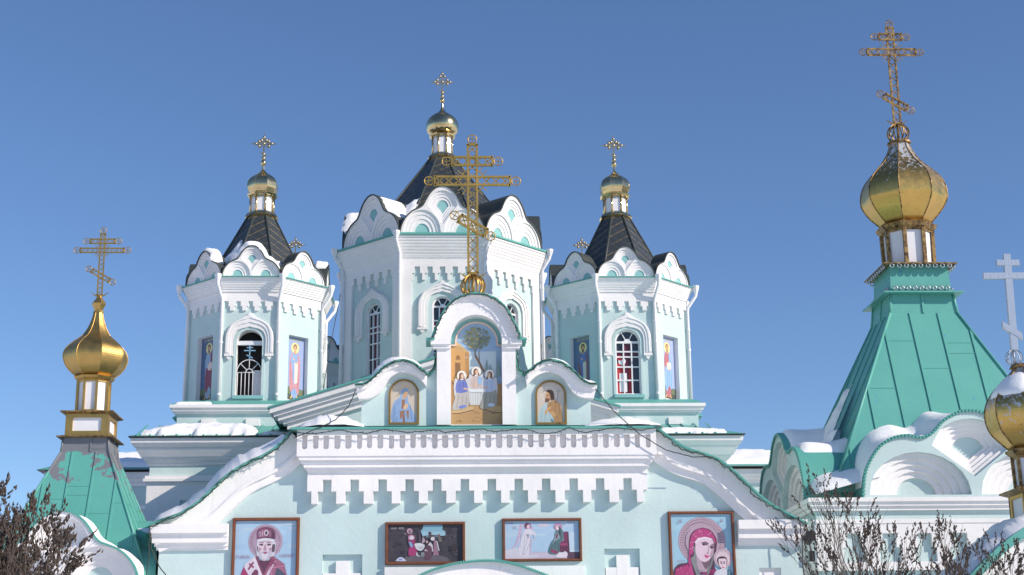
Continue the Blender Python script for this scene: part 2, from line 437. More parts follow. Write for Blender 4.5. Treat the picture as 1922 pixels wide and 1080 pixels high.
def ogee_mould(mb, wo, wi, z0, zs, zt, it, M, d):
    mb.shape(ogee(wo, wi, z0, zs, zt, it), 0, d * .55, WHITE, M)
    k = (wo - wi)
    mb.shape(ogee(wo - k * .04, wi + k * .33, z0 + .02, zs, zt - .03, it + (zt - it) * .3), d * .55, d * .8, WHITE, M)
    mb.shape(ogee(wo - k * .08, wi + k * .62, z0 + .04, zs, zt - .06, it + (zt - it) * .58), d * .8, d, WHITE, M)
    for s in (-1, 1):
        c = s * (wo + wi) / 2
        mb.shape(rect(c - k * .55, c + k * .55, z0 - .07, z0), 0, d * .9, WHITE, M)
        mb.shape([(c - k * .25, z0 - .07), (c - k * .25, z0 - .12), (c, z0 - .18), (c + k * .25, z0 - .12), (c + k * .25, z0 - .07)], 0, d * .7, WHITE, M)
def comb(mb, hw, zb, zm, zt, ztop, n, period, wu, wl, w0, w1, M):
    """band with hanging stepped teeth as one outline"""
    pts = [(-hw, ztop)]
    x0 = -(n - 1) / 2 * period
    pts.append((-hw, zt))
    for i in range(n):
        c = x0 + i * period
        pts += [(c - wu / 2, zt), (c - wu / 2, zm), (c - wl / 2, zm), (c - wl / 2, zb), (c + wl / 2, zb), (c + wl / 2, zm), (c + wu / 2, zm), (c + wu / 2, zt)]
    pts += [(hw, zt), (hw, ztop)]
    mb.shape(pts[::-1], w0, w1, WHITE, M)
def window_mesh(hw, z0, zs, rows, M, red_mid=True, cloth=False):
    """white arched sash with 3 columns of panes; M puts it on the wall"""
    mb = MB(); op = archloop(hw, z0, zs)
    mb.shape(archloop(hw - .004, z0 + .004, zs), -.16, -.15, GLASS, M)
    c = hw * .32
    mb.shape(rect(-c, c, z0, zs), -.15, -.146, GLASSR, M)
    for a, b in rows[1::3]: mb.shape(rect(-hw + .01, hw - .01, a, b), -.146, -.144, GLASSR, M)
    if cloth:
        mb.shape(rect(-hw + .05, -c - .02, z0 + .02, z0 + .95), -.143, -.141, REDP, M)
        mb.shape(rect(c * .2, c, z0 + .02, z0 + .8), -.143, -.141, REDP, M)
        mb.shape(rect(-hw * .7, -hw * .1, z0 + .1, z0 + .66), -.14, -.137, PANEL, M)
        mb.shape(arc(-hw * .45, z0 + 1.02, .11, .12, 0, 330, 12), -.14, -.137, PANEL, M)
        mb.shape(arc(-hw * .62, z0 + 1.12, .09, .08, 0, 330, 12), -.136, -.134, REDP, M)
    fr = .045
    mb.shape([op, archloop(hw - fr, z0 + fr, zs)], -.15, -.08, PIPE, M)
    b = .02
    for x in (-c, c): mb.shape(rect(x - b, x + b, z0 + fr, zs), -.145, -.095, PIPE, M)
    zz = sorted({r for p in rows for r in p})
    for z in zz: mb.shape(rect(-hw + fr, hw - fr, z - b, z + b), -.145, -.1, PIPE, M)
    mb.shape(rect(-hw + fr, hw - fr, zs - .03, zs + .03), -.145, -.09, PIPE, M)
    for a in (60, 120):
        e = (math.cos(rad(a)), math.sin(rad(a)))
        mb.tube([(e[0] * hw * .25, zs + e[1] * hw * .2, -.11), (e[0] * (hw - .02), zs + e[1] * (hw - .02), -.11)], .02, PIPE, 4, M=M)
    mb.shape(arc(0, zs, hw * .3, hw * .28, 0, 180, 8), -.145, -.1, PIPE, M)
    return mb
def downpipe(a_top, a_wall, z_top, z_bot, r=.055):
    mb = MB(); k = 1 / math.cos(math.pi / 8)
    R0, R1 = (a_top + .05) * k, (a_wall + .05) * k
    mb.lathe([(r, -.2), (r * 1.2, -.16), (r * 2.0, -.02), (r * 2.1, .05), (r * 1.7, .05)], 8, PIPE, Matrix.Translation((0, -R0, z_top)))
    mb.tube([(0, -R0, z_top - .15), (0, -R0 + .01, z_top - .26), (0, -R1 - .02, z_top - .62), (0, -R1, z_top - .75), (0, -R1, z_bot)], r, PIPE, 8)
    for z in (z_top - 1.3, (z_top + z_bot) / 2, z_bot + .4): mb.lathe([(r * 1.25, z - .03), (r * 1.25, z + .03)], 8, PIPE, Matrix.Translation((0, -R1, 0)))
    return mb
def tent(mb, a0, z0, a1, z1, m=TILES, n=8):
    for k in range(n):
        Mk = ROT(k * 2 * math.pi / n); t = math.tan(math.pi / n); L = math.hypot(a0 - a1, z1 - z0); fl = -1 if k in (1, 2, 3) else 1
        mb.quadpts([(-a0 * t, -a0, z0), (a0 * t, -a0, z0), (a1 * t, -a1, z1), (-a1 * t, -a1, z1)], m, Mk,
                   [(-a0 * t * fl, 0), (a0 * t * fl, 0), (a1 * t * fl, L), (-a1 * t * fl, L)])
        mb.tube([(a0 * t, -a0, z0), (a1 * t, -a1, z1)], .035, DARK, 5, M=Mk)
def lantern_top(prefix, parent, z, dome_round, cup, zc, dr, dz, top, yc, H, w, sc=1.0):
    """ring, panelled drum, cap; then dome with spike; then cross.  All local to the tower part."""
    mb = MB()
    mb.lathe([(.42, z - .06), (.50, z), (.46, z + .05), (.44, z + .10), (.38, z + .12)], 8, GOLDB, apothem=True)
    mb.lathe([(.33, z + .12), (.33, cup)], 8, PANEL, apothem=True, cap0=False, cap1=False)
    for k in range(8):
        a = rad(22.5 + 45 * k); R = .345 / math.cos(math.pi / 8)
        mb.tube([(R * math.sin(a), -R * math.cos(a), z + .11), (R * math.sin(a), -R * math.cos(a), cup)], .032, GOLDB, 6)
        Mk = ROT(rad(45 * k)) @ FR(-.335)
        hw = .335 * T8
        mb.shape([(-hw, cup), (-hw, cup - .14), (-hw * .6, cup - .06), (0, cup - .04), (hw * .6, cup - .06), (hw, cup - .14), (hw, cup)][::-1], 0, .012, GOLDB, Mk)
        mb.shape(rect(-hw, hw, z + .12, z + .17), 0, .012, GOLDB, Mk)
    mb.lathe([(.36, cup), (.42, cup + .02), (.46, cup + .07), (.40, cup + .10), (.36, cup + .1)], 8, GOLDB, apothem=True)
    lan = mb.build('lantern', parent)
    mb = MB()
    prof = [(.36, zc), (dr * .90, zc + dz * .10), (dr * .985, zc + dz * .22), (dr, zc + dz * .33), (dr * .95, zc + dz * .47), (dr * .80, zc + dz * .61), (dr * .55, zc + dz * .73), (dr * .32, zc + dz * .82), (dr * .17, zc + dz * .91), (dr * .09, zc + dz), (.028, zc + dz * 1.25)]
    prof = smoothline(prof, 3)
    if dome_round: mb.lathe(prof, 28, GOLDB, smooth=True)
    else:
        mb.lathe(prof, 8, GOLDB, apothem=True)
        for k in range(8):
            a = rad(22.5 + 45 * k); kk = 1 / math.cos(math.pi / 8)
            mb.tube([(r * kk * math.sin(a), -r * kk * math.cos(a), zz) for r, zz in prof[:-3]], .012, GOLDB, 4)
    mb.ball((0, 0, top), .095, GOLDB)
    dm = mb.build('dome', parent)
    mb = MB(); trefoil_cross(mb, H, BRONZE, FR(0, 0, top + .12), w, yc); mb.build('cross', parent)

church = thing('church', (0.06, 42, 0), 'large turquoise and white church with octagonal towers and dark tent roofs behind the porch', 'church')
CX, CY = 0.06, 42.0

# ---- small towers
def small_tower(bell):
    a = 1.93; s = a * T8; Z0, Z1 = -.35, 3.78
    mb = MB()
    for k in range(8):
        Mk = ROT(rad(45 * k)) @ FR(-a)
        hole = archloop(.37, .28, 1.86) if k % 2 == 0 else rect(-.37, .37, .22, 2.16)
        mb.shape([rect(-s, s, Z0, Z1), hole], -.34, 0, AQUA, Mk, side=WHITE)
        if k % 2:
            mb.shape(rect(-.37, .37, .22, 2.16), -.16, -.15, WHITE, Mk)
            mb.shape(rect(-.40, .40, .08, .218), 0, .03, WHITE, Mk)
        else:
            mb.shape(rect(-.44, .44, .17, .27), 0, .10, AQUA2, Mk)
            mb.shape([archloop(.45, .28, 1.86), archloop(.37, .28, 1.86)], -.02, .02, AQUA, Mk)
        comb(mb, s + .02, 2.80, 2.93, 3.08, 3.44, 4, .355, .225, .125, 0, .055, Mk)
        for e in (-1, 1): mb.shape(rect(e * s - .05, e * s + .05, Z0, 3.08), -.01, .018, AQUA, Mk)
    if bell:
        mb.lathe([(1.5, Z0), (1.5, Z1)], 8, BLACK, apothem=True)
    else:
        mb.lathe([(1.62, Z0), (1.62, Z1)], 8, BLACK, apothem=True)
    tw = mb.build('tower', church)
    mb = MB()
    pr = [(2.02, 3.36), (2.02, 3.42)]
    for i in range(5): z = 3.42 + i * .062; q = 2.03 + i * .03; pr += [(q + .005, z), (q + .02, z + .03), (q + .02, z + .05)]
    pr += [(2.20, 3.73), (2.20, 3.755)]
    mb.lathe(pr, 8, WHITE, apothem=True)
    mb.build('cornice', tw)
    mb = MB(); mb.lathe([(2.24, 3.757), (2.24, 3.785), (1.9, 3.86), (1.2, 4.45)], 8, TEAL, apothem=True)
    mb.build('roof_skirt', tw)
    mb = MB(); mb.lathe([(2.30, -.20), (2.30, -.17), (1.95, .03)], 8, TEAL, apothem=True); mb.build('base_flashing', tw)
    mb = MB(); trefoil(mb, .84, .93, FR(-2.08, 0, 3.80), .085, back=.42, steps=4)
    k0 = mb.build('gable', tw)
    for k in range(1, 8): dup(k0, tw, None, rad(45 * k))
    mb = MB(); tent(mb, 1.62, 3.75, .42, 6.22); mb.build('tent_roof', tw)
    lantern_top('s', tw, 6.26, False, 6.92, 7.03, .45, .82, 8.08, .52, .78, .30)
    mb = MB(); ogee_mould(mb, .70, .47, 1.50, 1.92, 2.76, 2.32, FR(-a), .10); o0 = mb.build('window_moulding', tw)
    for k in (2, 4, 6): dup(o0, tw, None, rad(45 * k))
    p0 = downpipe(2.22, 1.95, 3.78, -.1, .05).build('downpipe', tw); p0.rotation_euler = (0, 0, rad(22.5))
    for k in range(1, 8): dup(p0, tw, None, rad(22.5 + 45 * k))
    return tw
rows_s = [(.30, .72), (.95, 1.18), (1.38, 1.58), (.52, .5201)]
rows_s = [(.72, 1.12), (1.42, 1.58)]
def add_windows(tw, ks, cloth=False):
    w0 = window_mesh(.37, .28, 1.86, rows_s, FR(-1.93), cloth=cloth).build('window', tw)
    w0.rotation_euler = (0, 0, rad(45 * ks[0])); rest = window_mesh(.37, .28, 1.86, rows_s, FR(-1.93)) if cloth else None
    if cloth and len(ks) > 1:
        w0b = rest.build('window', tw); w0b.rotation_euler = (0, 0, rad(45 * ks[1]))
        for k in ks[2:]: dup(w0b, tw, None, rad(45 * k))
    else:
        for k in ks[1:]: dup(w0, tw, None, rad(45 * k))
TX, TY, TZ, SP = 5.53, 45.6, 9.90, 11.06
t_left = small_tower(True); t_left.location = (-TX, TY - CY, TZ)
t_right = dup(t_left, church, (TX, TY - CY, TZ)); t_rl = dup(t_left, church, (-TX, TY + SP - CY, TZ)); t_rr = dup(t_left, church, (TX, TY + SP - CY, TZ))
add_windows(t_right, [0, 2, 4, 6], True); add_windows(t_rl, [0, 2, 4, 6]); add_windows(t_rr, [0, 2, 4, 6]); add_windows(t_left, [2, 4, 6])
tag(t_left, 'octagonal bell tower with an open dark arch and fan grille'); tag(t_right, 'octagonal tower with a glazed white window hung with red cloth')
# bell opening of the left tower: bars, fan and a pale cross
mb = MB(); M = FR(-1.93)
mb.shape(rect(-.37, .37, 1.80, 1.92), -.2, -.1, PIPE, M); mb.build('lintel', t_left); mb = MB()
for i in range(7):
    x = -.33 + i * .11; mb.tube([(x, .28, -.1), (x, .98, -.1)], .012, PANEL, 5, M=M)
mb.tube([(-.37, .98, -.1), (.37, .98, -.1)], .014, PANEL, 5, M=M)
for R in (.36, .10): mb.tube([(R * math.cos(rad(t)), .98 + R * 1.05 * math.sin(rad(t)), -.1) for t in range(0, 181, 15)], .014, PANEL, 5, M=M)
for t in (45, 90, 135): mb.tube([(.1 * math.cos(rad(t)), .98 + .1 * math.sin(rad(t)), -.1), (.36 * math.cos(rad(t)), .98 + .37 * math.sin(rad(t)), -.1)], .012, PANEL, 5, M=M)
mb.build('grille', t_left)
mb = MB(); mb.shape(rect(.11, .37, .28, 1.07), -.26, -.24, PANEL, M); mb.build('white_board', t_left)
mb = MB()
mb.tube([(0, 1.36, -.1), (0, 1.80, -.1)], .02, BLUEP, 4, M=M); mb.tube([(-.09, 1.72, -.1), (.09, 1.72, -.1)], .018, BLUEP, 4, M=M)
mb.tube([(-.165, 1.63, -.1), (.165, 1.63, -.1)], .02, BLUEP, 4, M=M); mb.tube([(-.09, 1.5, -.1), (.09, 1.41, -.1)], .02, BLUEP, 4, M=M)
mb.build('grille_cross', t_left)

# ---- central tower
def central_tower():
    a = 3.30; s = a * T8; Z0, Z1 = -3.2, 5.3       # local zero = 11.0 m
    tw_mb = MB(); mb = tw_mb
    for k in range(8):
        Mk = ROT(rad(45 * k)) @ FR(-a)
        pw = 1.0
        # white frame with the comb-topped panel cut out
        n, per = 5, .41; top = []
        for i in range(n):
            c = (n - 1) / 2 * per - i * per
            top += [(c + .155, 3.79), (c + .155, 4.02), (c + .085, 4.02), (c + .085, 4.24), (c - .085, 4.24), (c - .085, 4.02), (c - .155, 4.02), (c - .155, 3.79)]
        mb.shape([rect(-s, s, Z0, Z1), [(-pw, Z0 + .1), (pw, Z0 + .1)] + [(pw, 3.79)] + top + [(-pw, 3.79)]], -.08, 0, WHITE, Mk)
        mb.shape([rect(-s + .06, s - .06, Z0, Z1 - .6), archloop(.33, .88, 2.93)], -.36, -.08, AQUA, Mk, side=WHITE)
        mb.shape(rect(-.46, .46, .66, .86), -.08, .02, AQUA2, Mk)
    mb.lathe([(2.8, Z0), (2.8, Z1)], 8, BLACK, apothem=True)
    tw = mb.build('tower', church)
    mb = MB(); pr = [(a + .005, 4.50), (a + .03, 4.56)]
    for i in range(6): z = 4.58 + i * .095; q = a + .03 + i * .034; pr += [(q + .005, z), (q + .022, z + .05), (q + .022, z + .08)]
    pr += [(a + .255, 5.17), (a + .255, 5.235)]
    mb.lathe(pr, 8, WHITE, apothem=True); mb.build('cornice', tw)
    mb = MB(); mb.lathe([(a + .30, 5.237), (a + .30, 5.30), (a - .05, 5.42), (1.9, 6.6)], 8, TEAL, apothem=True); mb.build('roof_skirt', tw)
    mb = MB(); trefoil(mb, 1.37, 1.66, FR(-a - .06, 0, 5.30), .12, back=1.3, steps=4, lip=.04); k0 = mb.build('gable', tw)
    for k in range(1, 8): dup(k0, tw, None, rad(45 * k))
    mb = MB(); tent(mb, 3.0, 5.3, .42, 9.1); mb.build('tent_roof', tw)
    lantern_top('c', tw, 9.12, True, 9.92, 10.03, .58, 1.02, 11.36, .58, .95, .33)
    mb = MB(); ogee_mould(mb, .80, .50, 2.20, 2.90, 3.80, 3.42, ROT(0) @ FR(-a + .08), .115); o0 = mb.build('window_moulding', tw)
    rows = [(.9, 1.42), (1.42, 1.95), (2.25, 2.45)]
    rows = [(1.40, 1.41), (1.92, 1.93), (2.25, 2.45)]
    w0 = window_mesh(.33, .88, 2.93, [(1.40, 1.92), (2.28, 2.47)], FR(-a + .08)).build('window', tw)
    for k in range(1, 8): dup(o0, tw, None, rad(45 * k)); dup(w0, tw, None, rad(45 * k))
    p0 = downpipe(a + .28, a + .02, 5.3, -3, .06).build('downpipe', tw); p0.rotation_euler = (0, 0, rad(22.5))
    for k in range(1, 8): dup(p0, tw, None, rad(22.5 + 45 * k))
    return tw
t_c = central_tower(); t_c.location = (.10, 51.1 - CY, 11.0)
tag(t_c, 'tall central octagonal drum with pointed gables and a dark tent roof')

# ---- main block under the towers
OFFC = (CX, CY, 0)
XL, XR = -7.86, 7.98
mb = MB()
mb.box(XL, XR, 42.0, 60, 0, 8.0, AQUA)
wallc = mb.build('wall', church, OFFC)
mb = MB()
def hollow(x0, x1, y0, z0, z1, m, y1=60):
    mb.box(x0, x1, y0, y1, z0, z1, m)
mb.rings([[(XL - o, 42 - o, z), (XR + o, 42 - o, z), (XR + o, 60 + o, z), (XL - o, 60 + o, z)] for o, z in
          [(.0, 7.90), (.06, 7.93), (.07, 7.99), (.11, 8.0), (.17, 8.06), (.18, 8.11), (.22, 8.12), (.33, 8.30), (.34, 8.35), (.38, 8.36), (.46, 8.47), (.47, 8.60)]], WHITE, True, False, False, True)
for o, z0, z1 in ((.06, 7.40, 7.46), (.14, 7.46, 7.54), (.10, 7.54, 7.62)): mb.box(XL - o, XR + o, 42 - o, 60, z0, z1, WHITE)
M = FR(42)
gaps = []
for sgn, x0 in ((1, XL + .95), (1, XR - 2.9)):
    for i in range(5):
        c = x0 + i * .62
        gaps.append([(c - .2, 6.15), (c + .2, 6.15), (c + .2, 6.55), (c + .09, 6.55), (c + .09, 6.95), (c - .09, 6.95), (c - .09, 6.55), (c - .2, 6.55)])
mb.shape([rect(XL - .05, XR + .05, 5.2, 7.40)] + gaps, 0, .05, WHITE, M)
mb.build('cornice', church, OFFC)
mb = MB()     # eave roof: hipped skirt
def frustum(mb, x0, x1, y0, y1, z0, ins, z1, m):
    A = [(x0, y0, z0), (x1, y0, z0), (x1, y1, z0), (x0, y1, z0)]; B = [(x0 + ins, y0 + ins, z1), (x1 - ins, y0 + ins, z1), (x1 - ins, y1 - ins, z1), (x0 + ins, y1 - ins, z1)]
    mb.rings([A, B], m, True, False, False, True); mb.rings([[(p[0], p[1], p[2] - .022) for p in A], A], DARK, True, False, True, False)
frustum(mb, XL - .52, XR + .52, 41.45, 60.5, 8.64, 1.75, 9.25, TEAL)
for i in range(46):
    x = XL - .3 + i * .36
    if x < XR: mb.tube([(x, 41.46, 8.66), (x, 43.0, 9.20)], .022, TEAL, 4)
mb.build('eave_roof', church, OFFC)
for sx in (-1, 1):
    cx = CX + sx * TX; mb = MB()
    mb.box(cx - 1.88, cx + 1.88, 42.95, 46.8, 8.9, 9.56, AQUA)
    for o, z0, z1 in ((.05, 9.50, 9.57), (.11, 9.57, 9.66), (.17, 9.66, 9.75)): mb.box(cx - 1.9 - o, cx + 1.9 + o, 42.93 - o, 46.85 + o, z0, z1, WHITE)
    for u in (-1.0, 0.25, 1.2): mb.box(cx + u - .19, cx + u + .19, 42.90, 42.95, 9.16, 9.36, WHITE)
    mb.lathe([(2.12, 9.752), (2.12, 9.77), (1.8, 9.95)], 4, TEAL, Matrix.Translation((cx, 45.05, 0)), apothem=True)
    mb.build('tower_pedestal', church, OFFC)
# broad nave gable behind the parapet
mb = MB(); M = FR(40)
GL, GR, GP = at(507, 768, 39.5), at(1160, 757, 39.5), None
slope = .305; px_ = (GL[0] + GR[0]) / 2; pz_ = GL[1] + slope * (px_ - GL[0])
rake = [GL, (px_, pz_), (GR[0], GL[1])]
def chev(d0, d1, inset):
    def ln(d, ins): return [(GL[0] + ins, GL[1] - d + slope * ins * 1.0), (px_, pz_ - d), (GR[0] - ins, GL[1] - d + slope * ins)]
    return ln(d0, inset) + ln(d1, inset)[::-1]
mb.shape([(GL[0] + .55, 7.9)] + [(GL[0] + .55, GL[1] - .25), (px_, pz_ - .42), (GR[0] - .55, GL[1] - .25), (GR[0] - .55, 7.9)], -8, 0, AQUA, M)
for i, (d0, d1, w, ins) in enumerate([(0.0, .14, .62, .0), (.14, .24, .50, .10), (.24, .36, .40, .20), (.36, .46, .26, .32), (.46, .60, .14, .42)]):
    mb.shape(chev(d0, d1, ins), -.1, w, WHITE, M)
mb.build('nave_gable', church, OFFC)
mb = MB(); mb.shape(chev(-.05, -.002, -.05), -8.2, .68, TEAL, M); mb.build('nave_roof', church, OFFC)
# rear wing
mb = MB(); mb.box(-15.0, 15.3, 60.7, 68, 0, 10.1, AQUA)
for o, z0, z1 in ((.08, 9.0, 9.15), (.1, 9.9, 10.05), (.22, 10.05, 10.2), (.36, 10.2, 10.42)): mb.box(-15.0 - o, 15.3 + o, 60.7 - o, 68, z0, z1, WHITE)
mb.shape(rect(-15.03, 15.33, 6.0, 8.75), 0, .06, WHITE, FR(60.7))
mb.build('rear_wing', church, OFFC)
mb = MB(); frustum(mb, -15.6, 15.9, 60.1, 69, 10.5, 2.2, 11.5, TEAL); mb.build('rear_wing_roof', church, OFFC)

# ------------------------------------------------------------------ entrance porch
PY = 36.0
porch = thing('porch', (1.0, PY, 0), 'white and turquoise entrance porch with curved gable, stepped frieze and painted parapet', 'porch')
OFP = (1.0, PY, 0)
F = FR(PY)
gl = [(275, 985), (302, 974), (335, 962), (372, 938), (402, 910), (432, 884), (462, 866), (495, 851), (522, 832), (545, 808)]
gr = [(1235, 800), (1262, 820), (1290, 838), (1330, 851), (1358, 864), (1392, 892), (1424, 923), (1452, 945), (1486, 964), (1520, 982)]
GLp = smoothline([at(x, y, PY - .5) for x, y in gl], 5); GRp = smoothline([at(x, y, PY - .5) for x, y in gr], 5)
def zrow(y, d=0.0, x=893): return at(x, y, PY - d)[1]
def xcol(x, y=850, d=0.0): return at(x, y, PY - d)[0]
wallL, wallR = xcol(300, 1000), xcol(1502, 1000)
GB = zrow(1000)
outl = [(wallL, 0), (wallR, 0), (wallR, GRp[-1][1] + .1)] + offset(GRp, .1)[::-1][2:] + offset(GLp, .1)[::-1][:-2] + [(wallL, GLp[0][1] + .1)]
# niches with stepped crosses
nx = [(xcol(605, 1060), xcol(680, 1060)), (xcol(1135, 1050), xcol(1201, 1050))]
nz = [zrow(1041, 0, 640), zrow(1030, 0, 1170)]
mb = MB()
holes = [rect(a, b, z - .95, z) for (a, b), z in zip(nx, nz)]
pxr = xcol(1440, 1060); hz = zrow(1066, 0, 1450)
holes.append(rect(xcol(1425, 1070), xcol(1466, 1070), hz - .6, hz))
mb.shape([outl] + holes, -.11, 0, AQUA, F)
mb.shape(outl, -6.5, -.11, AQUA, F)
for (a, b), z in zip(nx, nz):
    c = (a + b) / 2 - .0; w = b - a
    mb.shape(rect(c - w * .14 - .02, c + w * .17, z - .95, z - .15), -.11, -.02, WHITE, F)
    mb.shape(rect(a + .02, b - .02, z - .95, z - .43), -.11, -.024, WHITE, F)
mb.shape(rect(xcol(1425, 1070), xcol(1466, 1070), hz - .6, hz), -.11, -.08, WHITE, F)
mb.build('wall', porch, OFP)
for P in (GLp, GRp):
    mb = MB()
    mb.shape(band(P, .02, .40), 0, .15, WHITE, F); mb.shape(band(P, .40, .47), 0, .185, WHITE, F); mb.shape(band(P, .47, .64), 0, .10, WHITE, F)
    mb.build('gable_moulding', porch, OFP)
for P in (GLp, GRp):
    mb = MB(); mb.shape(band(P, -.022, .018), -6.5, .34, TEALT, F); mb.build('curved_roof', porch, OFP)
for x0, x1, top in ((284, 430, 986), (1383, 1512, 978)):
    mb = MB(); xa, xb = xcol(x0, 1000), xcol(x1, 1000); z = zrow(top, 0, (x0 + x1) / 2)
    for w, d0, d1 in ((.29, 0, .21), (.215, .21, .29), (.195, .29, .42), (.12, .42, .50), (.06, .50, .58)):
        ex = (.29 - w) * .6
        mb.shape(rect(xa + (ex if x0 < 900 else 0), xb - (ex if x0 > 900 else 0), z - d1, z - d0), 0, w, WHITE, F)
    mb.build('side_cornice', porch, OFP)
# frieze
mb = MB()
fx0, fx1 = xcol(557, 840, .42), xcol(1232, 835, .42)
zt = zrow(806, .42); z1 = zrow(855, .42); z2 = zrow(868, .39); z3 = zrow(881, .31); zb = zrow(944, .17); zm = zrow(921, .17); zg = zrow(899, .17)
hl = []; n = 33; per = (fx1 - fx0 - .12) / n
for i in range(n):
    c = fx0 + .06 + per * (i + .5) + random.uniform(-.012, .012); hw = .066 + random.uniform(-.008, .008); top = zrow(816, .42) + random.uniform(-.01, .01); bt = zrow(841, .42) + random.uniform(-.012, .012)
    hl.append([(c - hw, top), (c - hw, bt + .06)] + arc(c, bt + .05, hw, .055, 180, 360, 6) + [(c + hw, top)])
mb.shape([rect(fx0, fx1, z1, zt)] + hl, .30, .42, WHITE, F); mb.shape(rect(fx0, fx1, z1, zt), 0, .30, WHITE, F)
for i, (a, b, w, ins) in enumerate([(z1, lerp(z1, z2, .55), .39, .05), (lerp(z1, z2, .55), z2, .335, .10), (z2, lerp(z2, z3, .61), .305, .16), (lerp(z2, z3, .61), z3, .25, .21)]):
    mb.shape(rect(fx0 + ins, fx1 - ins, b, a), 0, w, WHITE, F)
bx0, bx1 = xcol(577, 900, .17), xcol(1215, 900, .17); nT = 12; pT = (bx1 - bx0 - .30) / nT
pts = [(bx1, z3), (bx0, z3), (bx0, zm), (bx0 + .10, zm), (bx0 + .10, zb)]
for i in range(nT):
    c = bx0 + .15 + pT * (i + .5) + random.uniform(-.01, .01); wl = .215; wu = .10
    pts += [(c - wl, zb + random.uniform(-.008, .008)), (c - wl, zm), (c - wu, zm), (c - wu, zg), (c + wu, zg), (c + wu, zm), (c + wl, zm), (c + wl, zb)]
pts += [(bx1 - .10, zb), (bx1 - .10, zm), (bx1, zm)]
mb.shape(pts, 0, .175, WHITE, F)
mb.build('frieze', porch, OFP)
mb = MB()
mb.box(xcol(545, 806, .5), xcol(1240, 800, .5), PY - .52, PY + 1.2, zt, zt + .05, TEALT)
mb.rings([[(xcol(545, 806, .5), PY - .51, zt + .05), (xcol(1240, 800, .5), PY - .51, zt + .05)], [(xcol(560, 806, 0), PY + .0, zt + .13), (xcol(1225, 800, 0), PY + .0, zt + .13)]], TEAL, False)
mb.build('ledge', porch, OFP)

# parapet
pc = xcol(894, 700); zP = zrow(799)
def Q(x, y, d=0.0): return at(x, y, PY - d)
lw = [(668, 727), (685, 725), (700, 715), (716, 699), (734, 687), (756, 682), (776, 687), (792, 699), (803, 707)]
scl = [(803, 707), (812, 696), (817, 682), (819, 662)]
arcp = [(812, 640), (815, 630), (823, 612), (838, 585), (860, 566), (890, 557)]
def mir(P): return [(2 * pc - u, v) for u, v in P[::-1]]
Lw = smoothline([Q(*p) for p in lw], 5); Sc = smoothline([Q(*p) for p in scl], 4); Ar = smoothline([Q(*p) for p in arcp], 5)
Ar[-1] = (pc, Ar[-1][1])
top_arch = Ar + mir(Ar)[1:]
mb = MB()
baseL = Q(678, 799)[0]; lowL = Lw[0][1] - .34
outl = [(baseL, zP), (2 * pc - baseL, zP), (2 * pc - baseL, lowL)] + mir(offset(Lw, .06))[1:-0 or None] + mir(Sc)[0:0]
left = [(baseL, lowL), (baseL, Lw[0][1] - .1)] + [p for p in offset(Lw, .05) if p[0] > baseL] + Sc[1:] + [(Sc[-1][0], Ar[0][1])]
outl = [(baseL, zP)] + [(2 * pc - baseL, zP)] + mir(left) + mir(Ar)[::1][0:0] + offset(top_arch, .05)[::-1] + left[::-1]
# order: bottom-left, bottom-right, up the right side, over the arch (right to left), down the left side
outl = [(baseL, zP), (2 * pc - baseL, zP)] + mir(left)[::-1] + offset(top_arch, .05)[::-1] + left[::-1]
nh = archloop(1, 0, 1)
a0, a1 = Q(845, 700)[0], Q(945, 700)[0]; zsp = Q(893, 640)[1]; ztop = Q(893, 596)[1]
mid = (a0 + a1) / 2; hwn = (a1 - a0) / 2
niche = [(mid - hwn, zP + .02), (mid + hwn, zP + .02), (mid + hwn, zsp - .02)] + arc(mid, zsp - .02, hwn * .985, ztop - zsp + .02, 2, 178, 20) + [(mid - hwn, zsp - .02)]
mb.shape([outl, niche], -.16, 0, AQUA, F)
mb.shape(outl, -.55, -.16, AQUA2, F, back=True)
mb.build('parapet', porch, OFP)
p0, p1 = Q(820, 700, .13)[0], Q(846, 700, .13)[0]; zc1 = Q(893, 655, .13)[1]
for e in (0, 1):
    mb = MB(); xa, xb = (p0, p1) if not e else (2 * pc - p1, 2 * pc - p0)
    mb.shape(rect(xa, xb, zP, zc1), 0, .13, WHITE, F)
    xo = .10
    mb.shape(rect(xa - (xo if not e else -.0), xb + (xo if e else 0), zc1, zc1 + .09), 0, .19, WHITE, F)
    mb.shape(rect(xa - (xo * 1.5 if not e else 0), xb + (xo * 1.5 if e else 0), zc1 + .09, zc1 + .24), 0, .245, WHITE, F)
    mb.build('pillar', porch, OFP)
mb = MB()
zs0 = zc1 + .24
outer = [(u, v) for u, v in top_arch if v > zs0]; outer = [(outer[0][0], zs0)] + outer + [(outer[-1][0], zs0)]
inw = (2 * pc - 2 * p1) / 2
inner = [(pc - inw, zs0)] + arc(pc, zs0, inw, Q(893, 591, .22)[1] - zs0, 178, 2, 20) + [(pc + inw, zs0)]
mb.shape(outer + inner[::-1], 0, .22, WHITE, F)
o2 = [(pc + (u - pc) * .90, zs0 + (v - zs0) * .90) for u, v in outer]
o3 = [(pc + (u - pc) * .97, zs0 + (v - zs0) * .965) for u, v in outer]
mb.shape(outer + o3[::-1], .22, .30, WHITE, F)
mb.build('arch_hood', porch, OFP)
mb = MB()
lo_ = [(800, 728), (790, 716), (775, 706), (758, 702), (744, 705), (731, 714), (722, 728), (712, 741), (697, 750), (674, 752)]
Lo = smoothline([Q(*p) for p in lo_], 4)
wv = offset(Lw, .02) + Lo
wv2 = offset(Lw, .02) + offset(Lw, .12)[::-1]
for fn in (lambda p: p, mir):
    mb = MB(); mb.shape(fn(wv), 0, .20, WHITE, F); mb.shape(fn(wv2), .20, .27, WHITE, F); mb.build('wave_cornice', porch, OFP)
mb = MB()
for P in (Lw, mir(Lw)): mb.shape(band(P, -.035, .02), -.6, .32, TEALT, F)
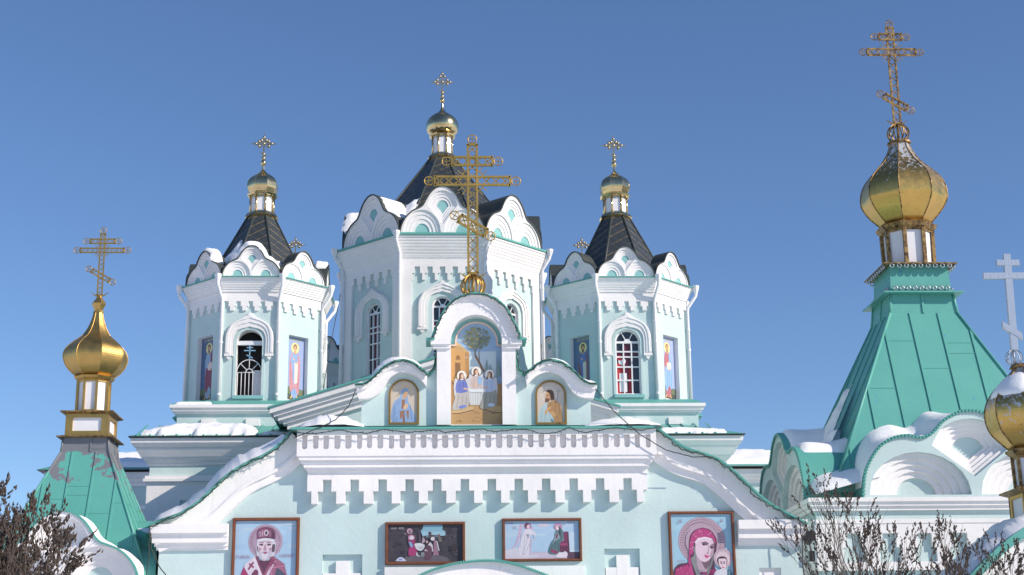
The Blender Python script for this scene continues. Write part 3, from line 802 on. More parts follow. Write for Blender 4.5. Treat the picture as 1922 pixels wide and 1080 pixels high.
for P in (Sc, mir(Sc)): mb.shape(band(P, -.03, .03), -.56, .04, TEALT, F)
mb.shape(band(top_arch, -.035, .012), -.6, .34, TEALT, F)
for s_ in (1, -1):
    xa = Ar[0][0] - .06; pts_ = rect(xa - .10, xa + .10, zs0 - .05, zs0 + .0)
    pts_ = pts_ if s_ > 0 else [(2 * pc - u, v) for u, v in pts_]
    mb.shape(pts_, -.5, .30, TEALT, F)
mb.build('flashing', porch, OFP)
# the lattice cross that crowns the parapet
mb = MB(); bz = Q(887, 557)[1] + .02; Mx = FR(PY + .2, Q(888, 500)[0], 0)
S_ = (PY + .2) / FPX * 1.045
cz = lambda y: at(887, y, PY + .2)[1]
H0 = cz(513)
lattice_cross(mb, cz(272) - H0, BRASS, FR(PY + .2, Q(887.5, 400)[0], H0), .225, cz(303) - H0, .50, cz(340) - H0, .94, cz(424) - H0, .37, -rad(31), .112, .038)
crs = mb.build('cross', porch, OFP)
mb = MB(); cage(mb, (Q(887.5, 400)[0], PY + .2, cz(538)), .30, GOLD, 16, .95, .022)
mb.build('cage_ball', crs, OFP)
mb = MB(); crescent(mb, .33, .12, BRASS, FR(PY + .2, Q(887.5, 400)[0], cz(521))); mb.build('crescent', crs, OFP)
# doorway surround and canopy arch at the foot of the picture
mb = MB()
mb.shape(rect(xcol(722, 1070), xcol(1096, 1060), 2.0, zrow(1064, 0, 900)), 0, .10, WHITE, F)
mb.build('door_surround', porch, OFP)
mb = MB(); CYc = 34.2
cp = smoothline([at(x, y, CYc) for x, y in ((700, 1150), (740, 1112), (782, 1084), (822, 1067), (865, 1057), (915, 1053), (958, 1058), (1000, 1071), (1040, 1088), (1080, 1116), (1120, 1152))], 5)
Mc = FR(CYc)
mb.shape(band(cp, .02, .42), -1.9, 0, WHITE, Mc)
mb.shape(band(cp, .42, .60), -1.9, -.10, WHITE, Mc)
cn = mb.build('canopy', porch, OFP)
mb = MB(); mb.shape(band(cp, -.014, .012), -1.9, .10, TEALT, Mc)
for i in range(0, len(cp) - 1):
    for t in (0, .5):
        p = (lerp(cp[i][0], cp[i + 1][0], t), lerp(cp[i][1], cp[i + 1][1], t))
        mb.box(p[0] - .016, p[0] + .016, CYc - .115, CYc - .10, p[1] - .03, p[1] + .035, TEALT)
mb.build('scalloped_trim', cn, OFP)

# ------------------------------------------------------------------ chapels with tent roofs
def square_tent(mb, hx0, hy0, z0, hx1, hy1, z1, m, seams=(0,), M=I4, r=.042):
    A = [(-hx0, -hy0), (hx0, -hy0), (hx0, hy0), (-hx0, hy0)]; B = [(-hx1, -hy1), (hx1, -hy1), (hx1, hy1), (-hx1, hy1)]
    mb.rings([[M @ Vector((*p, z0)) for p in A], [M @ Vector((*p, z1)) for p in B]], m)
    for a, b in zip(A, B): mb.tube([(*a, z0), (*b, z1)], r, m, 5, M=M)
    for q in range(4):
        hx, hy, kx, ky = ((hx0, hy0, hx1, hy1) if q % 2 == 0 else (hy0, hx0, hy1, hx1))
        Mk = M @ ROT(q * math.pi / 2)
        for x in seams:
            if abs(x) < kx: t1 = 1.0
            else: t1 = (hx - abs(x)) / (hx - kx)
            if t1 <= .03: continue
            xb = x; xt = x
            mb.tube([(xb, -hy, z0), (xt, -lerp(hy, ky, t1), lerp(z0, z1, t1))], r, m, 4, M=Mk)
            rj = random.Random(int(x * 100) + q * 7 + int(z0 * 10))
            for j in range(2):
                tj = rj.uniform(.15, .85); w_ = min(lerp(hx, kx, tj), x + .78)
                if tj < t1 and w_ > x + .1: mb.tube([(x, -lerp(hy, ky, tj) - .004, lerp(z0, z1, tj)), (w_, -lerp(hy, ky, tj) - .004, lerp(z0, z1, tj))], r * .28, m, 4, M=Mk)
def onion(prof, parent, off, z, m, n=8, c=(0, 0), ribm=None, rr=.02):
    mb = MB(); Mz = Matrix.Translation((0, 0, z))
    P = smoothline(prof, 4); mb.lathe(P, n, m, Mz, apothem=False)
    for k in range(n):
        a = math.pi / n + 2 * math.pi * k / n
        mb.tube([(r * math.sin(a), -r * math.cos(a), z + zz) for r, zz in P], rr, ribm or m, 5)
    return mb
def oct_lantern(mb, r0, r1, z0, z1, frame, M=I4):
    mb.lathe([(r0 * .93, z0), (r1 * .93, z1)], 8, PANEL, M, cap0=False, cap1=False)
    for k in range(8):
        a = rad(22.5 + 45 * k)
        mb.tube([(r0 * math.sin(a), -r0 * math.cos(a), z0), (r1 * math.sin(a), -r1 * math.cos(a), z1)], r0 * .10, frame, 4, M=M)
    for z, r in ((z0, r0), (z1, r1)): mb.lathe([(r * 1.0, z - .05), (r * 1.02, z + .05)], 8, frame, M)
def scallops(mb, pts, M, w, m, step=.09, h=.07, size=.022, below=False):
    acc = 0
    for a, b in zip(pts, pts[1:]):
        L = math.hypot(b[0] - a[0], b[1] - a[1]); t = acc
        while t < L:
            p = (lerp(a[0], b[0], t / L), lerp(a[1], b[1], t / L)); d = ((b[0] - a[0]) / L, (b[1] - a[1]) / L); nn = (-d[1], d[0])
            q = [(p[0] - d[0] * size - nn[0] * h * .6, p[1] - d[1] * size - nn[1] * h * .6), (p[0] + d[0] * size - nn[0] * h * .6, p[1] + d[1] * size - nn[1] * h * .6), (p[0] + d[0] * size + nn[0] * h * .4, p[1] + d[1] * size + nn[1] * h * .4), (p[0] - d[0] * size + nn[0] * h * .4, p[1] - d[1] * size + nn[1] * h * .4)]
            mb.shape(q, w, w + .02, m, M); t += step
        acc = t - L
def chapel(kind, loc, hx, hy, kok, label, gold_m):
    root = thing('chapel', loc, label, 'chapel')
    hw, kh, kz = kok['hw'], kok['h'], kok['z']
    mb = MB(); mb.box(-hx, hx, -hy, hy, -.9, kz - .1, AQUA)
    for d0, d1, o in ((0, .10, .22), (.10, .2, .16), (.2, .30, .10)): mb.box(-hx - o, hx + o, -hy - o, hy + o, kz - d1, kz - d0 - .001, WHITE)
    for q in range(4):
        Mk = ROT(q * math.pi / 2) @ FR(-(hy if q % 2 == 0 else hx)); L = (hx if q % 2 == 0 else hy)
        mb.shape(rect(-L - .04, L + .04, kz - .62, kz - .52), 0, .12, WHITE, Mk)
        n = int((2 * L - .4) / .88); gp = []
        for i in range(n):
            c = (i - (n - 1) / 2) * .88
            gp.append([(c - .27, kz - 1.55), (c + .27, kz - 1.55), (c + .27, kz - 1.2), (c + .17, kz - 1.2), (c + .17, kz - .86), (c - .17, kz - .86), (c - .17, kz - 1.2), (c - .27, kz - 1.2)])
        mb.shape([rect(-L - .06, L + .06, kz - 1.75, kz - .62)] + gp, 0, .10, WHITE, Mk)
    mb.build('wall', root)
    for q in kok['faces']:
        d = (hy if q % 2 == 0 else hx)
        mb = MB(); Mk = ROT(q * math.pi / 2) @ FR(-d - .05, kok['off'] if q == 0 else 0, kz)
        trefoil(mb, hw if q % 2 == 0 else kok['hw2'], kh, Mk, .42, face=kok['face'], fan=WHITE, mid=AQUA, steps=5, back=1.9, roof=TEAL, roofm=TEAL, lip=.035, prof=kok.get('prof'))
        k0 = mb.build('gable', root)
        mb = MB(); h2 = hw if q % 2 == 0 else kok['hw2']
        sp = [(u * h2, v * kh) for u, v in (kok.get('prof') or TREF)]; scallops(mb, sp, Mk, .04, TEALT); mb.shape(band(sp, -.01, .025), .036, .041, TEALT, Mk)
        mb.build('scalloped_edge', k0)
    return root
# right chapel -------------------------------------------------------
RX, RY = 13.2, 40.6
rz = lambda y, Y=RY: at(1700, y, Y)[1]
rch = chapel('r', (RX, RY, 0), 3.95, 3.45, dict(hw=2.85, hw2=2.75, h=2.17, z=6.28, faces=(0, 3, 1), off=.08, face=AQUA, prof=TREF2), 'chapel with a large teal tent roof and a big peeling gold onion dome', GOLDP)
mb = MB()
square_tent(mb, 3.35, 2.98, 6.5, .93, .9, 11.62, TEAL, [i * .78 - 3.12 + .39 for i in range(9)])
square_tent(mb, .93, .9, 11.62, .86, .84, 12.22, TEAL, [0.0])
mb.build('tent_roof', rch)
mb = MB()
mb.lathe([(1.10, 12.16), (1.10, 12.20), (.86, 12.27)], 4, TEAL, apothem=True, rot=math.pi / 4)
mb.lathe([(.84, 12.25), (.80, 13.0)], 4, TEAL, apothem=True, rot=math.pi / 4)
mb.lathe([(1.02, 13.0), (1.02, 13.03), (.8, 13.10)], 4, RUST, apothem=True, rot=math.pi / 4)
for q in range(4):
    Mk = ROT(q * math.pi / 2)
    for i in range(9):
        x = -.80 + i * .2
        mb.ring((x, 12.95, 0), .055, .02, SILVER, Mk @ FR(-.98), 10, 4)
    for i in range(9): mb.ring((-.72 + i * .18, 12.33, 0), .055, .02, SILVER, Mk @ FR(-.90), 10, 4)
nb = mb.build('neck', rch)
mb = MB(); oct_lantern(mb, .68, .70, 13.10, 14.15, RUST); mb.lathe([(.74, 14.15), (.80, 14.2), (.86, 14.3), (.76, 14.36)], 8, RUST); mb.build('lantern', rch)
pr = [(.60, -.05), (.78, .13), (1.02, .40), (1.17, .67), (1.20, .84), (1.17, 1.11), (1.05, 1.38), (.82, 1.64), (.56, 1.91), (.38, 2.18), (.30, 2.36), (.27, 2.49)]
dm = onion(pr, rch, 0, 14.35, GOLDP, ribm=RUST).build('onion_dome', rch)
mb = MB(); mb.lathe([(.28, 16.82), (.34, 16.84), (.34, 16.88), (.2, 16.91)], 12, RUST); cage(mb, (0, 0, 17.16), .31, RUST, 14, .9, .02); mb.build('cage_ball', rch)
mb = MB(); crescent(mb, .31, .12, RUST, FR(0, 0, 17.46), 0, .02)
z0 = 17.48
lattice_cross(mb, 20.45 - z0, RUST, FR(0, 0, z0), .20, 20.17 - z0, .33, 19.69 - z0, .70, 18.13 - z0, .36, -rad(31), .105, .034)
mb.build('cross', rch)
RK = 1.13
rch.scale = (RK, RK, RK); rch.location = (RX * RK, RY * RK, EYE * (1 - RK))
RS = Matrix.Translation((0, 0, EYE)) @ Matrix.Scale(RK, 4) @ Matrix.Translation((0, 0, -EYE))
# left chapel ---------------------------------------------------------
LX, LY = -12.30, 54.4
lch = chapel('l', (LX, LY, 0), 3.5, 3.5, dict(hw=2.6, hw2=2.75, h=2.40, z=5.38, faces=(0, 1, 3), off=.0, face=WHITE), 'chapel with a teal tent roof, grey peeled patches and a small smooth gold dome', GOLD)
mb = MB()
square_tent(mb, 2.62, 2.6, 5.9, .82, .8, 10.15, TEALG, [i * .82 - 3.28 + .41 for i in range(9)])
square_tent(mb, .82, .8, 10.15, .78, .78, 10.66, TEALG, [0.2])
mb.build('tent_roof', lch)
mb = MB()
mb.lathe([(.98, 10.66), (.98, 10.70), (.74, 10.76)], 4, RUST, apothem=True, rot=math.pi / 4)
mb.lathe([(.70, 10.74), (.68, 11.52)], 4, PANEL, apothem=True, rot=math.pi / 4)
for q in range(4):
    Mk = ROT(q * math.pi / 2) @ FR(-.70)
    mb.shape([rect(-.74, .74, 10.74, 11.52), rect(-.50, .50, 10.90, 11.38)], -.02, .05, GOLD, Mk)
mb.lathe([(.76, 11.5), (.92, 11.56), (.92, 11.60), (.6, 11.66)], 4, RUST, apothem=True, rot=math.pi / 4)
mb.build('neck', lch)
mb = MB(); oct_lantern(mb, .57, .57, 11.66, 12.78, GOLD); mb.lathe([(.58, 12.78), (.68, 12.86), (.74, 12.93), (.6, 12.98)], 8, GOLD); mb.build('lantern', lch)
pr = [(.62, 0), (.82, .13), (1.04, .38), (1.15, .72), (1.06, 1.02), (.80, 1.28), (.52, 1.52), (.34, 1.80), (.21, 2.15), (.155, 2.42)]
onion(pr, lch, 0, 12.95, GOLD, rr=.016).build('onion_dome', lch)
mb = MB(); mb.lathe([(.19, 15.36), (.19, 15.42), (.14, 15.44), (.26, 15.68), (.24, 15.72), (.10, 15.92), (.08, 16.0)], 6, GOLD); mb.build('finial', lch)
mb = MB(); crescent(mb, .33, .13, BRASS, FR(0, 0, 16.0), 0, .02)
lattice_cross(mb, 2.32, BRASS, FR(0, 0, 16.02), .17, 2.05, .44, 1.70, .78, .74, .37, -rad(30), .11, .030)
mb.build('cross', lch)

LK = 38 / 54.4
lch.scale = (LK, LK, LK); lch.location = (LX * LK, LY * LK, EYE * (1 - LK))
LS = Matrix.Translation((0, 0, EYE)) @ Matrix.Scale(LK, 4) @ Matrix.Translation((0, 0, -EYE))

# ------------------------------------------------------------------ small gate roof at the right border
GX, GYY = 13.95, 35.0
gt = thing('gatehouse', (GX, GYY, 0), 'gate roof with teal eave and a brassy dome under a plain silver cross', 'gatehouse')
gz = lambda y: at(1900, y, GYY)[1]
mb = MB(); Mg = FR(GYY)
r0_ = [(-2.75, 3.55), (-2.2, 4.05), (-1.4, 4.75), (-.7, 5.2), (0, 5.42)]; r0_ = smoothline(r0_, 5); r0_ = r0_ + [(-u, v) for u, v in r0_[::-1][1:]]
mb.shape([(u, v) for u, v in offset(r0_, .1)] + [(2.5, 0), (-2.5, 0)], -.9, .9, WHITE, FR(0)); mb.build('wall', gt)
mb = MB(); mb.shape(band(r0_, -.05, .14), -1.1, 1.15, TEAL, FR(0)); mb.build('roof', gt)
zt_ = gz(985)
mb = MB()
mb.lathe([(.80, zt_ - .15), (.80, zt_ - .1), (.6, zt_)], 4, TEAL, apothem=True, rot=math.pi / 4)
mb.lathe([(.46, zt_), (.46, gz(925))], 4, PANEL, apothem=True, rot=math.pi / 4)
for q in range(4): mb.shape([rect(-.5, .5, zt_, gz(928)), rect(-.34, .34, zt_ + .12, gz(928) - .1)], -.02, .04, GOLD, ROT(q * math.pi / 2) @ FR(-.46))
mb.lathe([(.5, gz(930)), (.66, gz(924)), (.66, gz(921)), (.4, gz(916))], 4, RUST, apothem=True, rot=math.pi / 4)
mb.build('neck', gt)
mb = MB(); oct_lantern(mb, .46, .48, gz(916), gz(858), RUST); mb.lathe([(.5, gz(858)), (.62, gz(850)), (.62, gz(846)), (.5, gz(842))], 8, RUST); mb.build('lantern', gt)
h_ = gz(692) - gz(845)
pr = [(.5, 0), (.66, .08 * h_), (.90, .22 * h_), (1.0, .40 * h_), (.96, .56 * h_), (.78, .72 * h_), (.52, .85 * h_), (.32, .95 * h_), (.24, 1.0 * h_)]
onion(pr, gt, 0, gz(845), GOLDG, ribm=RUST).build('onion_dome', gt)
mb = MB(); cage(mb, (-.22, 0, gz(672)), .2, SILVER, 12, .95, .013); mb.lathe([(.24, gz(692)), (.16, gz(684))], 10, RUST, Matrix.Translation((-.12, 0, 0))); mb.build('cage_ball', gt)
mb = MB()
def cbar(x0, y0, x1, y1, hw):
    a = Vector(at(x0, y0, GYY)) ; b = Vector(at(x1, y1, GYY)); d = (b - a).normalized(); n = Vector((-d.y, d.x)) * hw
    P = [a + n, a - n, b - n, b + n]; mb.shape([(p.x, p.y) for p in P], -.05, .05, SILVER, FR(GYY), back=True)
cbar(1904, 658, 1889, 478, .085)
mb2 = mb
a_, b_ = at(1845, 519, GYY), at(1940, 518, GYY)
mb.shape([(a_[0], a_[1] - .075), (b_[0], b_[1] - .075), (b_[0], b_[1] + .075), (a_[0], a_[1] + .075)], -.044, .056, SILVER, FR(GYY), back=True)
a_, b_ = at(1870, 494, GYY), at(1912, 494, GYY)
mb.shape([(a_[0], a_[1] - .07), (b_[0], b_[1] - .07), (b_[0], b_[1] + .07), (a_[0], a_[1] + .07)], -.047, .053, SILVER, FR(GYY), back=True)
a_, b_ = at(1881, 612, GYY), at(1918, 634, GYY)
mb.shape([(a_[0], a_[1] - .07), (b_[0], b_[1] - .07), (b_[0], b_[1] + .1), (a_[0], a_[1] + .1)], -.041, .059, SILVER, FR(GYY), back=True)
mb.build('cross', gt, (GX, GYY, 0))

# ------------------------------------------------------------------ paintings
class Paint:
    """flat picture built of painted shapes; zoom pixels -> metres in the frame M"""
    def __init__(s, x0, y0, x1, y1, u0, u1, v0, v1, M, w=0.0):
        s.k = (x0, y0, x1, y1, u0, u1, v0, v1); s.M = M; s.w = w; s.bm = bmesh.new(); s.cl = s.bm.loops.layers.float_color.new('paint')
    def T(s, p):
        x0, y0, x1, y1, u0, u1, v0, v1 = s.k
        return (lerp(u0, u1, (p[0] - x0) / (x1 - x0)), lerp(v1, v0, (p[1] - y0) / (y1 - y0)))
    def raw(s, pts, col, loops=None):
        s.w += .00016; c = (*s2l(col), 1)
        lp = loops or [pts]
        vs = [s.bm.verts.new(s.M @ Vector((p[0], p[1], s.w))) for l in lp for p in l]
        for t in tessellate_polygon([[Vector((p[0], p[1], 0)) for p in l] for l in lp]):
            if len(set(t)) < 3: continue
            try: f = s.bm.faces.new([vs[i] for i in t])
            except ValueError: continue
            for l in f.loops: l[s.cl] = c
    def clip(s, pts):
        u0, u1, v0, v1 = s.k[4:]; 
        def cut(P, f, g):
            out = []
            for i in range(len(P)):
                a, b = P[i - 1], P[i]; fa, fb = f(a), f(b)
                if fa * fb < 0: t = fa / (fa - fb); out.append((lerp(a[0], b[0], t), lerp(a[1], b[1], t)))
                if fb >= 0: out.append(b)
            return out
        for f in (lambda p: p[0] - u0, lambda p: u1 - p[0], lambda p: p[1] - v0, lambda p: v1 - p[1]):
            if len(pts) < 3: return []
            pts = cut(pts, f, None)
        return pts
    def poly(s, col, *pts, sm=0):
        if sm: pts = smoothline(list(pts) + [pts[0]], sm)[:-1]
        q = s.clip([s.T(p) for p in pts])
        if len(q) > 2: s.raw(q, col)
    def ell(s, col, cx, cy, rx, ry=None, rot=0, n=20):
        ry = ry or rx; c, d = math.cos(rad(rot)), math.sin(rad(rot))
        s.poly(col, *[(cx + rx * math.cos(t) * c - ry * math.sin(t) * d, cy + rx * math.cos(t) * d + ry * math.sin(t) * c) for t in [2 * math.pi * i / n for i in range(n)]])
    def line(s, col, wd, *pts):
        for a, b in zip(pts, pts[1:]):
            L = math.hypot(b[0] - a[0], b[1] - a[1]) or 1; n = ((a[1] - b[1]) / L * wd / 2, (b[0] - a[0]) / L * wd / 2)
            s.poly(col, (a[0] + n[0], a[1] + n[1]), (b[0] + n[0], b[1] + n[1]), (b[0] - n[0], b[1] - n[1]), (a[0] - n[0], a[1] - n[1]))
    def full(s, col): x0, y0, x1, y1 = s.k[:4]; s.poly(col, (x0, y0), (x1, y0), (x1, y1), (x0, y1))
    def text(s, col, txt, x, y, size, width=None):
        """lettering whose middle stands at x, y; size and width in zoom pixels"""
        cu = bpy.data.curves.new('lettering', 'FONT'); cu.body = txt; cu.align_x = 'CENTER'; cu.align_y = 'CENTER'; cu.resolution_u = 2
        ob = bpy.data.objects.new('lettering', cu); COL.objects.link(ob); bpy.context.view_layer.update()
        me = bpy.data.meshes.new_from_object(ob.evaluated_get(bpy.context.evaluated_depsgraph_get()))
        bpy.data.objects.remove(ob); bpy.data.curves.remove(cu)
        if not len(me.vertices): return
        xs = [v.co.x for v in me.vertices]; ys = [v.co.y for v in me.vertices]
        W_ = max(xs) - min(xs); k = size / max(max(ys) - min(ys), .4); kx = (width / W_) if width else k
        mx, my = (max(xs) + min(xs)) / 2, (max(ys) + min(ys)) / 2
        s.w += .00016; c = (*s2l(col), 1)
        vs = []
        for v in me.vertices:
            q = s.T((x + (v.co.x - mx) * kx, y - (v.co.y - my) * k)); vs.append(s.bm.verts.new(s.M @ Vector((q[0], q[1], s.w))))
        for p in me.polygons:
            try: f = s.bm.faces.new([vs[i] for i in p.vertices])
            except ValueError: continue
            for l in f.loops: l[s.cl] = c
        bpy.data.meshes.remove(me)
    def build(s, name, parent=None, off=(0, 0, 0)):
        if any(off): bmesh.ops.translate(s.bm, verts=s.bm.verts, vec=-Vector(off))
        me = bpy.data.meshes.new(name); s.bm.to_mesh(me); s.bm.free(); me.materials.append(PAINT)
        o = bpy.data.objects.new(name, me); COL.objects.link(o)
        if parent: o.parent = parent
        return o

def framed(px, label, zoomrect, fw, draw, group='framed icons on the porch wall'):
    """px: outer frame in photo pixels; a moulded wooden frame and the picture in it, hung on the porch wall"""
    (xa, za), (xb, zb_) = at(px[0], (px[1] + px[3]) / 2, PY - .06), at(px[2], (px[1] + px[3]) / 2, PY - .06)
    zt_ = at((px[0] + px[2]) / 2, px[1], PY - .06)[1]; zl = at((px[0] + px[2]) / 2, px[3], PY - .06)[1]
    cx = (xa + xb) / 2
    root = thing('framed_icon', (cx, PY, zl), label, 'icon', group)
    mb = MB(); o = rect(xa, xb, zl, zt_)
    for a, b, w in ((0, .25, .07), (.25, .75, .10), (.75, 1.0, .075)):
        d0, d1 = fw * a, fw * b
        mb.shape([rect(xa + d0, xb - d0, zl + d0, zt_ - d0), rect(xa + d1, xb - d1, zl + d1, zt_ - d1)], 0.002, w, FRAMEW, F)
    mb.build('frame', root, (cx, PY, zl))
    P = Paint(*zoomrect, xa + fw, xb - fw, zl + fw, zt_ - fw, F, .03)
    draw(P); P.build('picture', root, (cx, PY, zl)); return root

def folds(P, col, wd, *ls):
    for l in ls: P.line(col, wd, *l)

def pic_bishop(P):
    P.full((160, 190, 214))
    random.seed(3)
    for i in range(16):
        P.ell(random.choice([(168, 196, 218), (172, 194, 212), (156, 186, 214), (180, 198, 214)]), random.uniform(120, 1200), random.uniform(130, 1000), random.uniform(60, 160), random.uniform(20, 60))
    P.ell((150, 128, 148), 655, 470, 305, 295, n=40); P.ell((176, 152, 170), 655, 470, 298, 288, n=40)
    for i in range(40):
        a = 2 * math.pi * i / 40; P.ell((150, 122, 144), 655 + 258 * math.cos(a), 470 + 250 * math.sin(a), 18, 18, n=7)
    P.ell((166, 142, 162), 655, 470, 225, 220, n=32)
    robe = (150, 92, 118)
    P.poly((156, 44, 96), (300, 860), (215, 1080), (140, 1600), (1180, 1600), (1060, 1080), (990, 860))
    P.poly((206, 196, 208), (510, 690), (300, 850), (290, 900), (400, 1080), (430, 1600), (640, 1600), (640, 1010))
    P.poly(robe, (770, 690), (1000, 850), (1060, 1080), (1080, 1600), (680, 1600), (650, 1010))
    P.poly((90, 44, 70), (505, 700), (640, 1010), (800, 720), (740, 790), (560, 790))
    P.poly((120, 56, 86), (505, 700), (640, 1010), (640, 1090), (480, 730)); P.poly((140, 72, 100), (800, 715), (645, 1010), (650, 1090), (830, 745))
    P.poly((214, 204, 214), (480, 730), (640, 1090), (620, 1150), (450, 760)); P.poly((198, 184, 198), (830, 745), (650, 1090), (680, 1150), (850, 790))
    for cx, cy in ((415, 880), (800, 830), (300, 1180), (560, 1220), (760, 1250)):
        P.line((132, 56, 92), 34, (cx - 50, cy + 62), (cx + 38, cy - 62)); P.line((132, 56, 92), 30, (cx - 38, cy - 40), (cx + 46, cy + 30))
    for cx, cy in ((500, 1000), (470, 1040)): P.ell((110, 50, 82), cx, cy, 46, 60)
    P.poly((70, 78, 100), (870, 910), (1010, 1010), (1050, 1080), (1060, 1500), (830, 1500), (830, 1080)); P.poly((150, 92, 118), (910, 1040), (980, 1080), (980, 1400), (900, 1400))
    P.line((196, 130, 160), 12, (745, 920), (1000, 885)); P.line((196, 130, 160), 12, (745, 920), (840, 1200))
    # hair, face, beard
    P.poly((196, 196, 206), (505, 460), (500, 620), (540, 720), (800, 720), (830, 600), (815, 460), sm=3)
    P.poly((96, 80, 92), (505, 560), (520, 640), (560, 640), (540, 540), sm=2); P.poly((84, 70, 84), (830, 520), (820, 640), (770, 640), (780, 520), sm=2)
    P.poly((212, 192, 202), (535, 455), (530, 600), (565, 700), (650, 760), (740, 690), (765, 600), (765, 455), sm=3)
    P.poly((186, 178, 192), (530, 600), (545, 720), (600, 785), (655, 795), (720, 775), (765, 690), (768, 600), (720, 640), (650, 620), (580, 640), sm=3)
    P.poly((204, 200, 210), (580, 690), (650, 780), (720, 690), (650, 650), sm=2)
    for s_ in (-1, 1):
        P.poly((120, 94, 112), (652 + s_ * 30, 510), (652 + s_ * 105, 505), (652 + s_ * 95, 535), (652 + s_ * 45, 540), sm=2); P.ell((52, 44, 56), 652 + s_ * 66, 516, 22, 12)
        P.line((110, 88, 104), 12, (652 + s_ * 26, 490), (652 + s_ * 110, 478)); P.poly((170, 136, 156), (652 + s_ * 60, 590), (652 + s_ * 110, 570), (652 + s_ * 100, 640), sm=2)
    P.poly((170, 138, 154), (640, 520), (622, 610), (650, 630), (682, 610), (665, 520)); P.poly((150, 70, 98), (612, 655), (650, 645), (700, 655), (655, 682), sm=2)
    P.line((160, 130, 146), 6, (580, 470), (730, 468))
    # mitre
    P.poly((116, 64, 92), (505, 430), (500, 330), (530, 260), (600, 228), (665, 222), (740, 235), (800, 270), (825, 330), (805, 440), sm=4)
    P.poly((140, 84, 112), (540, 400), (530, 320), (570, 265), (650, 250), (650, 400)); P.poly((86, 48, 74), (760, 420), (775, 280), (815, 330), (800, 430))
    P.poly((206, 206, 214), (510, 432), (650, 410), (800, 432), (800, 468), (650, 448), (520, 470), sm=3)
    P.ell((204, 180, 196), 665, 320, 44, 54); P.ell((66, 72, 84), 665, 322, 22, 34); P.ell((186, 160, 178), 552, 340, 24, 42); P.ell((66, 72, 84), 548, 345, 13, 26)
    P.line((200, 176, 192), 12, (600, 280), (600, 380)); P.line((180, 150, 172), 10, (730, 290), (735, 390))
    for i in range(6): P.ell((60, 40, 60), 560 + i * 46, 402 - 8 * math.sin(i), 10, 9)
    P.text((150, 84, 116), 'СТ НИКОЛА', 262, 728, 54, 250); P.text((150, 84, 116), 'ЧУДОТВОР', 1030, 716, 54, 250)

